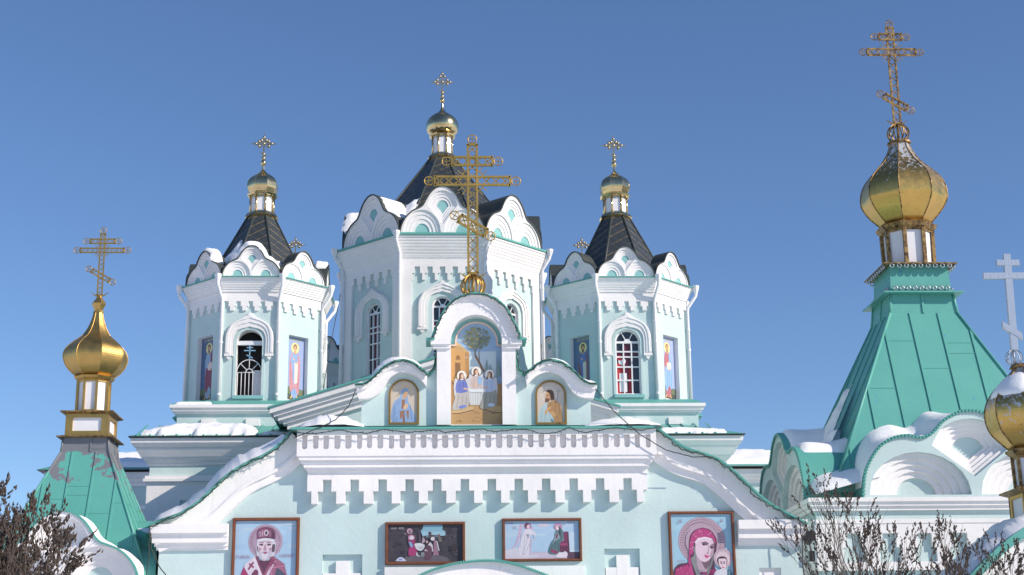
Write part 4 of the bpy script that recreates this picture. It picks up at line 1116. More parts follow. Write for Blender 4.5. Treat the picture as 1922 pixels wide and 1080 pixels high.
def pic_lady(P):
    P.full((152, 192, 212)); random.seed(5)
    for i in range(8): P.ell((160, 198, 216), random.uniform(100, 1060), random.uniform(100, 1000), random.uniform(60, 140), random.uniform(20, 60))
    P.ell((150, 122, 142), 585, 520, 385, 380, n=44); P.ell((184, 160, 172), 585, 520, 376, 371, n=44)
    for R, n in ((345, 52), (305, 46)):
        for i in range(n):
            a = 2 * math.pi * (i + .5) / n; P.ell((150, 116, 138), 585 + R * math.cos(a), 520 + R * math.sin(a), 14, 11, n=6)
    P.ell((176, 152, 168), 585, 520, 268, 264, n=32)
    P.poly((84, 40, 66), (600, 305), (480, 340), (400, 420), (365, 560), (360, 760), (345, 850), (130, 940), (90, 1500), (1050, 1500), (800, 1000), (770, 850), (825, 560), (800, 440), (720, 340), sm=4)
    P.poly((176, 56, 118), (600, 318), (500, 345), (425, 430), (390, 560), (380, 740), (400, 900), (520, 1500), (120, 1500), (130, 950), (345, 870), (385, 560), (420, 420), (520, 330))
    P.poly((176, 56, 118), (600, 316), (495, 350), (420, 430), (390, 560), (384, 720), (430, 700), (450, 560), (520, 480), (640, 455), (760, 490), (790, 560), (805, 520), (770, 420), (700, 345), sm=3)
    P.poly((116, 30, 80), (130, 945), (350, 860), (380, 900), (240, 1010), (120, 1040)); P.poly((168, 50, 110), (140, 960), (340, 885), (400, 1200), (380, 1500), (120, 1500))
    P.poly((150, 40, 96), (520, 990), (790, 960), (800, 1100), (660, 1500), (480, 1500))
    random.seed(8)
    for i in range(26):
        x, y = random.choice([(random.uniform(150, 400), random.uniform(930, 1400)), (random.uniform(400, 760), random.uniform(335, 470)), (random.uniform(395, 440), random.uniform(480, 720))])
        P.ell((206, 140, 176), x, y, random.uniform(7, 14), random.uniform(7, 14), n=7)
    P.poly((126, 128, 130), (450, 560), (440, 740), (390, 800), (440, 960), (490, 1090), (540, 1080), (500, 860), (480, 700), sm=3); P.poly((112, 114, 116), (770, 660), (760, 800), (700, 960), (650, 1060), (640, 980), (700, 860), sm=3)
    P.poly((176, 150, 164), (480, 740), (490, 900), (520, 1010), (640, 1000), (690, 850), (700, 760)); P.poly((110, 84, 98), (560, 840), (600, 930), (640, 960), (690, 840), (640, 800), sm=2)
    P.poly((216, 190, 204), (475, 560), (470, 680), (510, 780), (580, 840), (640, 840), (720, 780), (765, 680), (775, 580), (740, 510), (640, 480), (540, 495), sm=4)
    P.poly((176, 148, 164), (720, 780), (765, 680), (775, 580), (735, 560), (730, 660), (690, 760), sm=3)
    P.poly((226, 212, 220), (460, 540), (520, 470), (640, 452), (740, 480), (790, 560), (740, 505), (640, 478), (540, 495), (480, 560))
    P.poly((120, 92, 108), (570, 550), (640, 535), (685, 570), (640, 590), sm=2); P.ell((48, 38, 46), 608, 573, 24, 16)
    P.poly((110, 84, 100), (705, 600), (760, 590), (775, 625), (720, 640), sm=2); P.ell((48, 38, 46), 733, 622, 19, 15)
    P.line((100, 78, 92), 10, (560, 550), (640, 530), (690, 560)); P.line((100, 78, 92), 10, (715, 588), (775, 572))
    P.line((160, 130, 146), 12, (695, 590), (680, 680), (655, 720)); P.poly((160, 128, 146), (640, 705), (690, 700), (665, 728)); P.poly((190, 76, 118), (605, 735), (645, 740), (690, 755), (640, 790), sm=2)
    # child
    P.ell((196, 172, 182), 910, 790, 150, 152, n=32); P.ell((210, 190, 198), 905, 800, 110, 112, n=26)
    for i in range(24):
        a = 2 * math.pi * i / 24; P.ell((166, 136, 152), 910 + 130 * math.cos(a), 790 + 132 * math.sin(a), 9, 9, n=6)
    P.poly((204, 204, 214), (770, 1000), (860, 960), (960, 960), (980, 1100), (960, 1500), (700, 1500), (740, 1080), sm=2); P.poly((66, 110, 122), (965, 965), (1040, 1010), (1060, 1500), (965, 1500)); P.line((170, 200, 206), 10, (1000, 1000), (1010, 1400))
    P.poly((64, 42, 54), (820, 860), (815, 800), (860, 765), (930, 765), (972, 800), (972, 870), (930, 930), (860, 930), sm=3)
    P.poly((218, 194, 206), (838, 800), (838, 880), (870, 940), (905, 970), (940, 940), (958, 880), (955, 800), sm=3)
    for x in (876, 924): P.ell((50, 38, 46), x, 865, 15, 12); P.line((90, 64, 78), 7, (x - 20, 842), (x + 20, 840))
    P.line((176, 146, 160), 7, (902, 860), (898, 910)); P.poly((186, 80, 118), (880, 930), (905, 924), (930, 932), (905, 948))
    P.poly((78, 136, 152), (545, 1040), (610, 1040), (620, 1500), (530, 1500)); P.line((170, 200, 206), 10, (575, 1045), (575, 1500))
    P.text((140, 74, 104), 'МР', 240, 205, 60, 50); P.text((140, 74, 104), 'ѲУ', 912, 205, 60, 50); P.text((150, 84, 110), 'КАЗАНСКАЯ', 228, 828, 26, 135)

def pic_cave(P):
    P.full((56, 50, 60)); random.seed(11)
    for i in range(90):
        P.ell(random.choice([(46, 40, 50), (66, 58, 68), (74, 64, 72), (40, 36, 46), (58, 44, 54)]), random.uniform(160, 1650), random.uniform(180, 900), random.uniform(20, 90), random.uniform(8, 34), random.uniform(-60, 60), 9)
    P.poly((96, 88, 98), (330, 880), (700, 800), (1250, 810), (1400, 900), (1300, 930), (330, 930), sm=2)
    P.poly((126, 170, 190), (870, 165), (1240, 165), (1270, 200), (1250, 260), (1320, 310), (1320, 390), (1230, 400), (1060, 370), (850, 400), (810, 290), (850, 250)); P.poly((150, 184, 200), (820, 300), (1310, 310), (1310, 390), (1100, 380), (850, 395))
    P.poly((90, 110, 120), (850, 400), (960, 380), (1060, 400), (1200, 390), (1210, 430), (850, 440))
    P.poly((86, 66, 82), (770, 300), (800, 300), (820, 520), (770, 520))
    P.ell((190, 150, 170), 585, 295, 58, 58); P.ell((120, 96, 110), 588, 305, 30, 40); P.poly((116, 62, 88), (540, 370), (650, 360), (705, 400), (700, 560), (560, 560))
    P.ell((200, 160, 180), 622, 430, 60, 52); P.ell((214, 206, 212), 630, 440, 34, 42); P.poly((140, 40, 92), (560, 470), (700, 480), (690, 600), (740, 700), (700, 800), (560, 800), (590, 640), sm=2)
    P.poly((120, 160, 196), (570, 510), (620, 520), (660, 610), (640, 640), (590, 600)); P.poly((160, 44, 104), (570, 640), (660, 630), (740, 710), (720, 790), (570, 800), sm=2)
    P.poly((206, 206, 212), (680, 560), (760, 540), (850, 560), (900, 600), (850, 690), (780, 700), (720, 660), sm=2); P.poly((180, 178, 188), (740, 620), (880, 610), (820, 690))
    P.poly((168, 150, 160), (850, 420), (900, 420), (900, 520), (840, 560)); P.ell((60, 44, 52), 895, 425, 28, 30); P.ell((196, 160, 160), 940, 520, 22, 28)
    P.ell((80, 50, 58), 1000, 340, 34, 34); P.poly((70, 56, 66), (980, 370), (1060, 370), (1130, 470), (1040, 520), (980, 440)); P.ell((120, 90, 90), 1188, 388, 28, 28); P.poly((110, 100, 96), (1170, 410), (1240, 430), (1250, 520), (1180, 520))
    P.ell((206, 200, 206), 1060, 455, 42, 40); P.poly((150, 110, 130), (1080, 480), (1130, 500), (1150, 640), (1190, 800), (1060, 800), (1080, 640)); P.poly((190, 186, 190), (1130, 490), (1160, 520), (1200, 710), (1170, 700)); P.poly((200, 190, 200), (960, 580), (1010, 520), (1060, 590), (1070, 720), (1040, 720), (1010, 610))
    P.poly((92, 58, 76), (900, 620), (980, 590), (1040, 650), (1040, 800), (1010, 890), (900, 880), (870, 720), sm=3); P.poly((190, 176, 186), (880, 700), (920, 670), (960, 720)); P.ell((126, 128, 136), 855, 780, 42, 52)
    P.poly((186, 184, 192), (720, 740), (750, 740), (760, 790), (800, 810), (780, 830), (720, 800)); P.poly((196, 200, 220), (300, 910), (350, 850), (420, 830), (480, 870), (510, 915), sm=2); P.ell((130, 140, 190), 400, 880, 40, 20)
    P.poly((44, 30, 32), (1440, 600), (1530, 570), (1540, 720), (1400, 700))
    P.text((206, 196, 196), 'РОЖДЕСТВО', 265, 240, 40, 120); P.text((206, 196, 196), 'ХРИСТОВО', 412, 236, 40, 110); P.text((206, 196, 196), 'СВТ', 502, 350, 24, 50)

def pic_angel(P):
    P.full((168, 192, 218)); random.seed(4)
    for i in range(12): P.ell((178, 198, 218), random.uniform(150, 1500), random.uniform(180, 800), random.uniform(80, 200), random.uniform(20, 60))
    P.poly((190, 204, 222), (1440, 380), (1560, 380), (1560, 790), (1440, 790)); P.poly((206, 214, 226), (1440, 765), (1640, 765), (1640, 800), (1440, 800))
    P.poly((196, 184, 204), (140, 800), (960, 800), (1640, 800), (1640, 950), (140, 950)); P.poly((88, 60, 84), (1390, 800), (1640, 800), (1640, 950), (1390, 950)); P.poly((206, 200, 214), (140, 760), (420, 700), (640, 860), (780, 850), (760, 920), (140, 950), sm=2)
    P.line((180, 150, 180), 8, (660, 800), (960, 800))
    P.ell((198, 190, 208), 920, 230, 120, 40)
    P.poly((196, 172, 196), (430, 210), (480, 190), (500, 260), (450, 460), (380, 640), (260, 740), (350, 600), (400, 400), sm=3); P.line((178, 146, 176), 8, (470, 230), (420, 460), (340, 640))
    P.ell((166, 116, 150), 600, 245, 78, 76, n=26); P.ell((182, 140, 168), 600, 245, 58, 56)
    P.poly((214, 206, 218), (520, 330), (640, 300), (700, 340), (760, 400), (740, 460), (660, 430), (650, 560), (660, 860), (420, 880), (430, 600), (500, 420), sm=2)
    folds(P, (182, 170, 192), 12, ((470, 420), (440, 700)), ((540, 430), (500, 860)), ((610, 430), (560, 640), (480, 860)), ((640, 620), (520, 860)), ((600, 440), (600, 520)))
    P.poly((186, 164, 188), (650, 420), (670, 600), (650, 860), (625, 860), (640, 600)); P.poly((150, 140, 160), (560, 420), (630, 420), (610, 520)); P.ell((92, 52, 76), 585, 240, 42, 48); P.ell((220, 190, 204), 608, 262, 30, 40)
    P.line((210, 180, 200), 26, (690, 340), (710, 270)); P.line((130, 150, 140), 6, (720, 400), (735, 560)); 
    for q in ((720, 430), (735, 480), (720, 540), (695, 545)): P.ell((216, 200, 214), q[0], q[1], 18, 14)
    # seated figure
    P.poly((120, 44, 84), (1330, 370), (1420, 370), (1440, 800), (1240, 800), (1250, 560), (1330, 560)); P.poly((80, 40, 66), (1400, 370), (1425, 370), (1445, 800), (1405, 800)); P.poly((160, 60, 108), (1265, 620), (1400, 620), (1400, 660), (1265, 660)); P.poly((94, 36, 68), (1250, 680), (1400, 680), (1400, 800), (1250, 800))
    P.ell((170, 120, 156), 1215, 265, 84, 78, n=26); P.ell((190, 150, 176), 1215, 265, 60, 56)
    P.poly((84, 110, 116), (1230, 250), (1280, 300), (1320, 380), (1310, 560), (1240, 620), (1240, 760), (1180, 850), (1010, 820), (1060, 620), (1140, 500), (1150, 400), sm=3); P.poly((50, 62, 70), (1235, 250), (1265, 280), (1270, 480), (1230, 460))
    P.poly((126, 150, 156), (1170, 380), (1230, 420), (1260, 500), (1130, 580), (1090, 640), (1150, 480)); folds(P, (60, 82, 90), 10, ((1100, 640), (1050, 810)), ((1150, 600), (1140, 800)), ((1210, 600), (1220, 780)), ((1250, 450), (1300, 540)))
    P.ell((224, 196, 208), 1205, 300, 30, 42); P.poly((130, 40, 84), (1180, 420), (1215, 410), (1200, 500), (1160, 520)); P.poly((150, 40, 96), (1070, 730), (1130, 770), (1210, 790), (1190, 830), (1070, 810))
    P.poly((220, 208, 220), (1150, 900), (1220, 820), (1320, 810), (1340, 780), (1370, 800), (1400, 830), (1370, 920), (1180, 920), sm=2)
    c = (150, 76, 120)
    P.text(c, 'БЛАГОВЕЩ', 240, 186, 24, 140); P.text(c, 'АРХАНГЕЛ', 330, 258, 22, 90); P.text(c, 'ГАВРИИЛ', 335, 292, 22, 70); P.text(c, 'ПРЕСВЯТЫЯ БЦЫ', 1490, 170, 26, 160); P.text(c, 'МР ѲУ', 1335, 215, 28, 66)

framed((434, 972, 561, 1150), 'tall framed icon of a grey bearded bishop in a crimson mitre', (120, 115, 1205, 1610), .072, pic_bishop)
framed((1257, 960, 1381, 1142), 'tall framed icon of a woman in a magenta veil holding a child', (92, 92, 1070, 1520), .065, pic_lady)
framed((723, 980, 873, 1060), 'wide framed icon of a dark cave scene with a blue opening', (145, 165, 1665, 930), .066, pic_cave)
framed((943, 973, 1092, 1054), 'wide framed pale icon of a white winged angel before a seated woman', (135, 140, 1640, 940), .062, pic_angel)

# big arched painting in the parapet niche
def arched(x0, x1, yb, ysp, ytop, fw, w, zoomrect, draw, label, fm, shoulder=False):
    ua, ub = Q(x0, 700, w)[0], Q(x1, 700, w)[0]; vb, vs, vt = Q((x0 + x1) / 2, yb, w)[1], Q((x0 + x1) / 2, ysp, w)[1], Q((x0 + x1) / 2, ytop, w)[1]
    c, hw = (ua + ub) / 2, (ub - ua) / 2
    def loop(d):
        if shoulder:
            k = hw * .80
            return [(c - hw + d, vb + d), (c + hw - d, vb + d), (c + hw - d, vs - d), (c + k - d, vs - d), (c + k - d, vs + .05)] + arc(c, vs + .05, k - d, vt - vs - .05 - d, 4, 176, 20) + [(c - k + d, vs + .05), (c - k + d, vs - d), (c - hw + d, vs - d)]
        return [(c - hw + d, vb + d), (c + hw - d, vb + d)] + arc(c, vs, hw - d, vt - vs - d, 0, 180, 20)
    root = thing('arched_painting', (c, PY, vb), label, 'painting')
    base = -.158 if shoulder else 0.002
    mb = MB(); mb.shape([loop(0), loop(fw)], base, base + .05, fm, F); mb.build('frame', root, (c, PY, vb))
    P = Paint(*zoomrect, c - hw + fw, c + hw - fw, vb + fw, vt - fw, F, base + .012)
    P.loop = loop(fw * .6); draw(P)
    # keep only what lies inside the arch
    kill = []
    poly = P.loop
    def inside(p):
        r = False
        for i in range(len(poly)):
            a, b = poly[i - 1], poly[i]
            if (a[1] > p[1]) != (b[1] > p[1]) and p[0] < (b[0] - a[0]) * (p[1] - a[1]) / (b[1] - a[1]) + a[0]: r = not r
        return r
    inv = F.inverted()
    for f in P.bm.faces:
        q = inv @ f.calc_center_median()
        if not inside((q.x, q.y)): kill.append(f)
    bmesh.ops.delete(P.bm, geom=kill, context='FACES')
    P.build('picture', root, (c, PY, vb))
def grid_bg(P, fn, n=26, m=40):
    x0, y0, x1, y1 = P.k[:4]; w = P.w
    for i in range(n):
        for j in range(m):
            a, b = lerp(x0, x1, i / n), lerp(x0, x1, (i + 1) / n); c, d = lerp(y0, y1, j / m), lerp(y0, y1, (j + 1) / m)
            P.w = w; P.poly(fn((a + b) / 2, (c + d) / 2), (a, c), (b, c), (b, d), (a, d))
    P.w = w + .00016
def pic_table(P):
    P.raw(P.loop, (150, 180, 208))
    random.seed(6)
    for i in range(26): P.ell(random.choice([(160, 190, 214), (140, 174, 208), (186, 206, 218)]), random.uniform(240, 600), random.uniform(130, 560), random.uniform(20, 60), random.uniform(8, 22), n=9)
    P.poly((196, 212, 216), (330, 330), (600, 330), (600, 560), (330, 560))
    # house
    P.poly((206, 158, 96), (165, 300), (330, 330), (330, 660), (165, 660)); P.poly((186, 138, 82), (300, 330), (340, 335), (340, 660), (310, 660)); P.poly((214, 180, 124), (162, 238), (220, 238), (350, 345), (162, 300))  # darker strip at the wall's right edge is shade painted in
    for k in range(5): folds(P, (178, 130, 78), 5, ((165, 250 + k * 11), (230 + k * 24, 262 + k * 17)))
    P.poly((150, 108, 66), (212, 408), (212, 385), (222, 368), (238, 366), (252, 380), (255, 408)); P.poly((138, 100, 62), (205, 435), (255, 440), (255, 560), (205, 560)); P.text((230, 220, 196), 'ТРОИЦА', 310, 388, 18, 44)
    # trees
    random.seed(9)
    P.line((150, 112, 76), 22, (485, 530), (440, 440), (400, 370)); P.line((110, 110, 110), 12, (400, 370), (398, 320), (440, 260), (450, 220)); P.line((120, 114, 100), 8, (440, 440), (435, 330))
    for i in range(170):
        a, r = random.uniform(0, 6.28), random.random() ** .6; x, y = 415 + 128 * r * math.cos(a), 205 + 108 * r * math.sin(a)
        P.ell(random.choice([(176, 168, 116), (192, 184, 138), (160, 158, 112), (146, 150, 112)] if x < 430 else [(132, 140, 112), (146, 152, 118), (120, 132, 112)]), x, y, random.uniform(8, 22), random.uniform(4, 9), random.uniform(-20, 20), 8)
    for x, y, h in ((510, 400, 130), (620, 380, 190), (545, 450, 100)): P.poly((128, 152, 148), (x, y), (x + 22, y + h), (x - 22, y + h))
    # ground
    P.poly((176, 132, 84), (165, 640), (660, 640), (660, 1020), (165, 1020)); P.poly((190, 148, 98), (170, 850), (660, 845), (660, 1020), (170, 1020)); P.poly((206, 172, 122), (175, 870), (380, 850), (380, 885), (300, 910), (175, 915)); P.poly((196, 160, 110), (460, 870), (660, 850), (660, 910), (560, 905))
    P.line((120, 84, 60), 8, (175, 918), (240, 918), (300, 905), (380, 885)); P.line((120, 84, 60), 8, (460, 872), (540, 900), (600, 912), (660, 912))
    for i in range(16): x = random.uniform(200, 640); y = random.uniform(900, 1000); P.line((140, 102, 66), 4, (x, y), (x + random.uniform(15, 45), y - random.uniform(-4, 8)))
    # table
    P.poly((214, 214, 210), (320, 655), (500, 650), (520, 690), (500, 840), (345, 840), (330, 700)); P.poly((228, 228, 224), (315, 650), (505, 645), (530, 690), (320, 700)); folds(P, (186, 188, 186), 6, *[((350 + i * 24, 705), (355 + i * 22, 838)) for i in range(7)])
    P.ell((170, 130, 100), 408, 676, 26, 9)
    def angel(cx, cy, robe, skirt, turn, sitting):
        for s_ in (-1, 1): P.poly((208, 206, 206), (cx + s_ * 30, cy + 50), (cx + s_ * 64, cy + 20), (cx + s_ * 78, cy + 120), (cx + s_ * 60, cy + 220), (cx + s_ * 30, cy + 160), sm=2)
        P.ell((232, 224, 208), cx, cy, 47, 50, n=24); P.ell((240, 236, 226), cx, cy, 38, 41, n=20)
        if sitting:
            P.poly(skirt, (cx - 55, cy + 130), (cx + 45, cy + 120), (cx + 70, cy + 190), (cx + 60, cy + 290), (cx - 40, cy + 320), (cx - 95, cy + 310), (cx - 70, cy + 220), sm=2)
            folds(P, tuple(int(v * .84) for v in skirt), 7, ((cx - 30, cy + 180), (cx - 55, cy + 310)), ((cx + 10, cy + 190), (cx - 5, cy + 310)), ((cx + 45, cy + 190), (cx + 40, cy + 290)))
        P.poly(robe, (cx - 40, cy + 45), (cx + 30, cy + 40), (cx + 55, cy + 90), (cx + 52, cy + 150), (cx - 50, cy + 160), (cx - 58, cy + 90), sm=2); folds(P, tuple(int(v * .85) for v in robe), 6, ((cx - 20, cy + 60), (cx - 30, cy + 150)), ((cx + 15, cy + 60), (cx + 20, cy + 145)))
        P.line((222, 182, 150), 16, (cx + turn * 15, cy + 120), (cx + turn * 66, cy + 125))
        P.ell((120, 70, 46), cx - turn * 4, cy, 24, 30); P.poly((120, 70, 46), (cx - 24, cy), (cx - 32, cy + 45), (cx - 12, cy + 40)); P.poly((120, 70, 46), (cx + 24, cy), (cx + 30, cy + 40), (cx + 12, cy + 36)); P.ell((226, 190, 160), cx + turn * 4, cy + 4, 15, 22)
        P.line((110, 76, 60), 3, (cx + turn * 4 - 9, cy), (cx + turn * 4 - 3, cy)); P.line((110, 76, 60), 3, (cx + turn * 4 + 3, cy), (cx + turn * 4 + 9, cy))
    angel(408, 525, (206, 186, 176), (206, 186, 176), 1, False); P.poly((150, 184, 216), (420, 570), (462, 580), (478, 645), (425, 650)); P.line((222, 182, 150), 14, (385, 655), (420, 648))
    angel(268, 565, (112, 124, 190), (190, 182, 176), 1, True); angel(535, 555, (186, 198, 222), (160, 156, 144), -1, True)
    P.ell((120, 134, 200), 275, 855, 38, 14, -10); P.ell((196, 206, 222), 550, 840, 34, 18)
    P.poly((222, 226, 226), (320, 690), (500, 690), (495, 720), (345, 720))
arched(844, 946, 798, 645, 602, .035, .0, (165, 60, 660, 1020), pic_table, 'large arched painting of three haloed figures at a white table in the parapet niche', FRAMEP, True)
def pic_blue(P):
    P.raw(P.loop, (204, 190, 172)); P.ell((214, 190, 156), 430, 370, 130, 150, n=26); P.ell((206, 184, 154), 430, 370, 108, 126, n=26)
    P.poly((140, 168, 206), (410, 300), (330, 350), (310, 480), (180, 600), (150, 980), (620, 980), (570, 740), (480, 560), (490, 400), (470, 320), sm=3); P.poly((124, 152, 194), (180, 620), (230, 700), (200, 980), (150, 980)); P.poly((152, 178, 212), (340, 380), (380, 330), (340, 540), (345, 700), (320, 620))
    P.poly((156, 112, 86), (345, 530), (420, 530), (410, 640), (370, 720), (345, 700)); P.poly((204, 168, 130), (370, 400), (410, 360), (470, 380), (470, 440), (430, 500), (370, 520), (360, 470), sm=3)
    P.line((140, 104, 80), 9, (395, 412), (425, 412)); P.line((140, 104, 80), 9, (445, 412), (468, 412)); P.line((170, 130, 100), 8, (435, 415), (440, 450)); P.line((160, 96, 80), 9, (405, 475), (440, 475))
    P.poly((220, 182, 144), (375, 700), (410, 620), (475, 610), (470, 680), (430, 720), (390, 720)); P.poly((160, 112, 82), (310, 760), (400, 740), (370, 880), (320, 910)); P.poly((160, 112, 82), (440, 740), (495, 740), (490, 900), (470, 910)); P.poly((138, 92, 70), (375, 900), (405, 740), (415, 980), (375, 980))
    folds(P, (112, 142, 188), 9, ((220, 800), (340, 730)), ((250, 620), (330, 560)), ((520, 640), (560, 960)), ((250, 860), (240, 980)))
def pic_brown(P):
    P.raw(P.loop, (202, 190, 176)); P.ell((216, 206, 190), 370, 420, 150, 165, n=26); P.ell((204, 192, 176), 370, 420, 128, 142, n=26)
    P.line((140, 130, 120), 9, (560, 300), (520, 560)); P.line((140, 130, 120), 9, (515, 350), (600, 345))
    P.poly((172, 194, 198), (300, 590), (240, 660), (180, 760), (145, 980), (480, 980), (440, 860), (340, 740), (340, 580), sm=2); folds(P, (140, 160, 164), 9, ((240, 700), (200, 960)), ((300, 740), (280, 960)), ((370, 820), (420, 970)))
    P.poly((168, 128, 84), (350, 580), (480, 535), (560, 590), (600, 680), (620, 980), (480, 980), (430, 850), (360, 770), (330, 680), sm=3); folds(P, (136, 98, 62), 11, ((500, 580), (490, 760)), ((560, 640), (580, 840)), ((430, 760), (540, 900)), ((400, 600), (370, 680)))
    P.poly((204, 156, 104), (280, 760), (330, 700), (400, 650), (410, 690), (340, 760), (300, 850)); P.poly((200, 152, 104), (370, 760), (430, 750), (500, 830), (480, 880), (400, 820))
    P.poly((98, 64, 46), (310, 340), (380, 320), (450, 350), (475, 480), (470, 530), (390, 530), (380, 440), sm=3); P.poly((200, 152, 108), (310, 400), (340, 370), (385, 400), (395, 470), (390, 540), (330, 560), (305, 480), sm=2); P.poly((110, 74, 52), (300, 500), (330, 490), (380, 510), (360, 570), (290, 570), sm=2)
    P.line((90, 60, 44), 9, (318, 425), (345, 422)); P.line((90, 60, 44), 9, (360, 425), (385, 428)); P.line((170, 120, 84), 9, (340, 430), (332, 470))
arched(730, 787, 797, 741, 712, .045, .02, (120, 160, 665, 980), pic_blue, 'small arched painting of a woman in a pale blue mantle beneath a wavy hood', FRAMEG)
arched(1004, 1062, 797, 741, 714, .045, .02, (140, 165, 670, 985), pic_brown, 'small arched painting of a bearded man in a brown mantle beneath a wavy hood', FRAMEG)

# saints in the niches of the two front towers
def pic_saint(P, bg, robe, mantle, hair, beard, scroll, title, lift=0):
    P.full(bg); random.seed(hash(title) % 91 if False else len(title) * 7 + lift)
    P.poly((104, 116, 84), (0, 200), (26, 192), (50, 205), (76, 198), (100, 202), (100, 232), (0, 232)); P.poly((70, 78, 66), (0, 220), (100, 224), (100, 252), (0, 252))
    P.ell((214, 196, 120), 50, 42, 21, 22, n=28); P.ell((236, 222, 158), 50, 42, 18, 19, n=24)
    P.poly(robe, (38, 62), (62, 62), (70, 110), (66, 226), (34, 226), (30, 110), sm=2)
    dk = tuple(int(v * .78) for v in robe); folds(P, dk, 2, ((42, 120), (40, 224)), ((50, 120), (51, 224)), ((59, 120), (60, 224)))
    dm = tuple(int(v * .76) for v in mantle); lm = tuple(min(255, int(v * 1.14)) for v in mantle)
    if lift:
        P.poly(mantle, (60, 60), (74, 72), (82, 120), (76, 205), (58, 190), (48, 205), (40, 215), (30, 190), (34, 120), (60, 110), sm=2); folds(P, dm, 2.2, ((70, 90), (72, 190)), ((62, 120), (56, 188)), ((48, 122), (40, 200))); folds(P, lm, 2, ((66, 120), (64, 190)), ((40, 130), (36, 190)))
        P.poly(robe, (36, 64), (28, 90), (30, 118), (52, 116), (52, 104), (42, 98), (46, 66), sm=2)
        if scroll: P.poly((226, 206, 196), (44, 104), (66, 96), (74, 108), (70, 126), (48, 128), sm=2)
        P.ell((222, 176, 128), 66, 126, 6, 3.5); P.ell((222, 176, 128), 52, 103, 5, 3.5)
    else:
        P.poly(mantle, (38, 60), (26, 76), (22, 120), (24, 190), (34, 214), (52, 196), (70, 224), (76, 180), (78, 100), (70, 70), (62, 60), (66, 110), (48, 190), (36, 110), sm=2); folds(P, dm, 2.2, ((28, 90), (30, 190)), ((34, 130), (38, 205)), ((72, 100), (70, 205)), ((64, 130), (66, 200))); folds(P, lm, 2, ((31, 100), (34, 200)), ((68, 90), (68, 200)))
        P.poly(robe, (34, 70), (28, 96), (38, 110), (52, 96), (52, 86), (40, 86), sm=2)
        if scroll: P.poly((226, 216, 206), (48, 102), (66, 98), (64, 176), (50, 182)); folds(P, (160, 150, 146), 1, *[((51, 110 + i * 9), (62, 109 + i * 9)) for i in range(7)])
        P.ell((222, 176, 128), 58, 99, 7, 3.5); P.ell((222, 176, 128), 44, 86, 4, 5)
    P.poly((206, 160, 116), (46, 52), (54, 52), (56, 66), (44, 66)); P.ell(hair, 50, 39, 10.5, 12.5); P.ell((214, 170, 128), 50, 43, 7, 9.5)
    if beard: P.poly(hair, (43, 46), (46, 58), (50, 62), (54, 58), (57, 46), (53, 50), (47, 50), sm=2)
    for x in (47, 53): P.ell((60, 44, 40), x, 41, 1.3, 1)
    P.line((150, 110, 90), 1, (50, 42), (50, 47))
    for x, d in ((38, -1), (62, 1)): P.poly((226, 180, 120), (x - 3, 226), (x + 3, 226), (x + 5 * d + 2, 240), (x + 5 * d - 4, 240))
    P.text((232, 214, 140), title, 50, 10, 9, 62)
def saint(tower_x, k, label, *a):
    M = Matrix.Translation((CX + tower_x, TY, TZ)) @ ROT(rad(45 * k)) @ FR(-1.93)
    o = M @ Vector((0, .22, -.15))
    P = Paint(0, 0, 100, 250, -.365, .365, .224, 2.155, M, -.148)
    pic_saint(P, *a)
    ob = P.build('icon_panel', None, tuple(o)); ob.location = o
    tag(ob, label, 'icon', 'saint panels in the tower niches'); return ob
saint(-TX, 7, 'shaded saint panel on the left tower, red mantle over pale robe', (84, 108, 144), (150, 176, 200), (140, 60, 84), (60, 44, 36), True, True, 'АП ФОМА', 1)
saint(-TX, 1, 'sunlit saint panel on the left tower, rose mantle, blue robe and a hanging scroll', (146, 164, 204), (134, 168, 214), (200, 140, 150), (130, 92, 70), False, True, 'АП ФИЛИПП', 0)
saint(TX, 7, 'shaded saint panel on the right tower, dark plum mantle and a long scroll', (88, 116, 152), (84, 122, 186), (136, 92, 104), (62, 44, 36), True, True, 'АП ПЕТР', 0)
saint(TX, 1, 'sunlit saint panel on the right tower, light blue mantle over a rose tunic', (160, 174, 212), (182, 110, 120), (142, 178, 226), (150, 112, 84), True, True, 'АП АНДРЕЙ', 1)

# ------------------------------------------------------------------ snow
def snow_tag(o, label): return tag(o, label, 'snow', 'snow lying on the roofs')
def nz3(p, s=1.0): return noise.noise(Vector(p) * s)
def snow_strip(P, y0, y1, thick, name='snow_bank', label='', seed=0, taper=.35, M=None, n=9):
    """snow lying along a roof profile P (X,Z), from depth y0 back to y1"""
    pts = []
    for a, b in zip(P, P[1:]):
        k = max(1, int(math.hypot(b[0] - a[0], b[1] - a[1]) / .07))
        pts += [(lerp(a[0], b[0], i / k), lerp(a[1], b[1], i / k)) for i in range(k)]
    pts.append(P[-1]); L = len(pts); up = offset(pts, -1)
    mb = MB(); rr = []
    for i, p in enumerate(pts):
        nn = (up[i][0] - p[0], up[i][1] - p[1]); s = i / (L - 1); e = min(1, s / taper, (1 - s) / taper); e = max(e, 0) ** .5
        row = []
        for j in range(n + 1):
            t = j / n; pr = max(0, 1 - (abs(2 * t - 1)) ** 7) ** .5
            y = lerp(y0, y1, t) + (.07 * nz3((p[0], seed, p[1]), 2.2) + .05 * nz3((p[0], seed, p[1]), 7) if j < 2 else 0)
            h = thick * e * pr * (1 + .42 * nz3((p[0] + seed, y * .8, p[1]), 1.5) + .26 * nz3((p[0], y, seed), 4.5) + .15 * nz3((p[0], y, seed), 11)) - (.012 if pr == 0 else 0)
            if i in (0, L - 1): h = -.012
            row.append((p[0] + nn[0] * h, y, p[1] + nn[1] * h))
        rr.append(row)
    mb.rings(rr, SNOW, False, True)
    return snow_tag(mb.build(name), label)
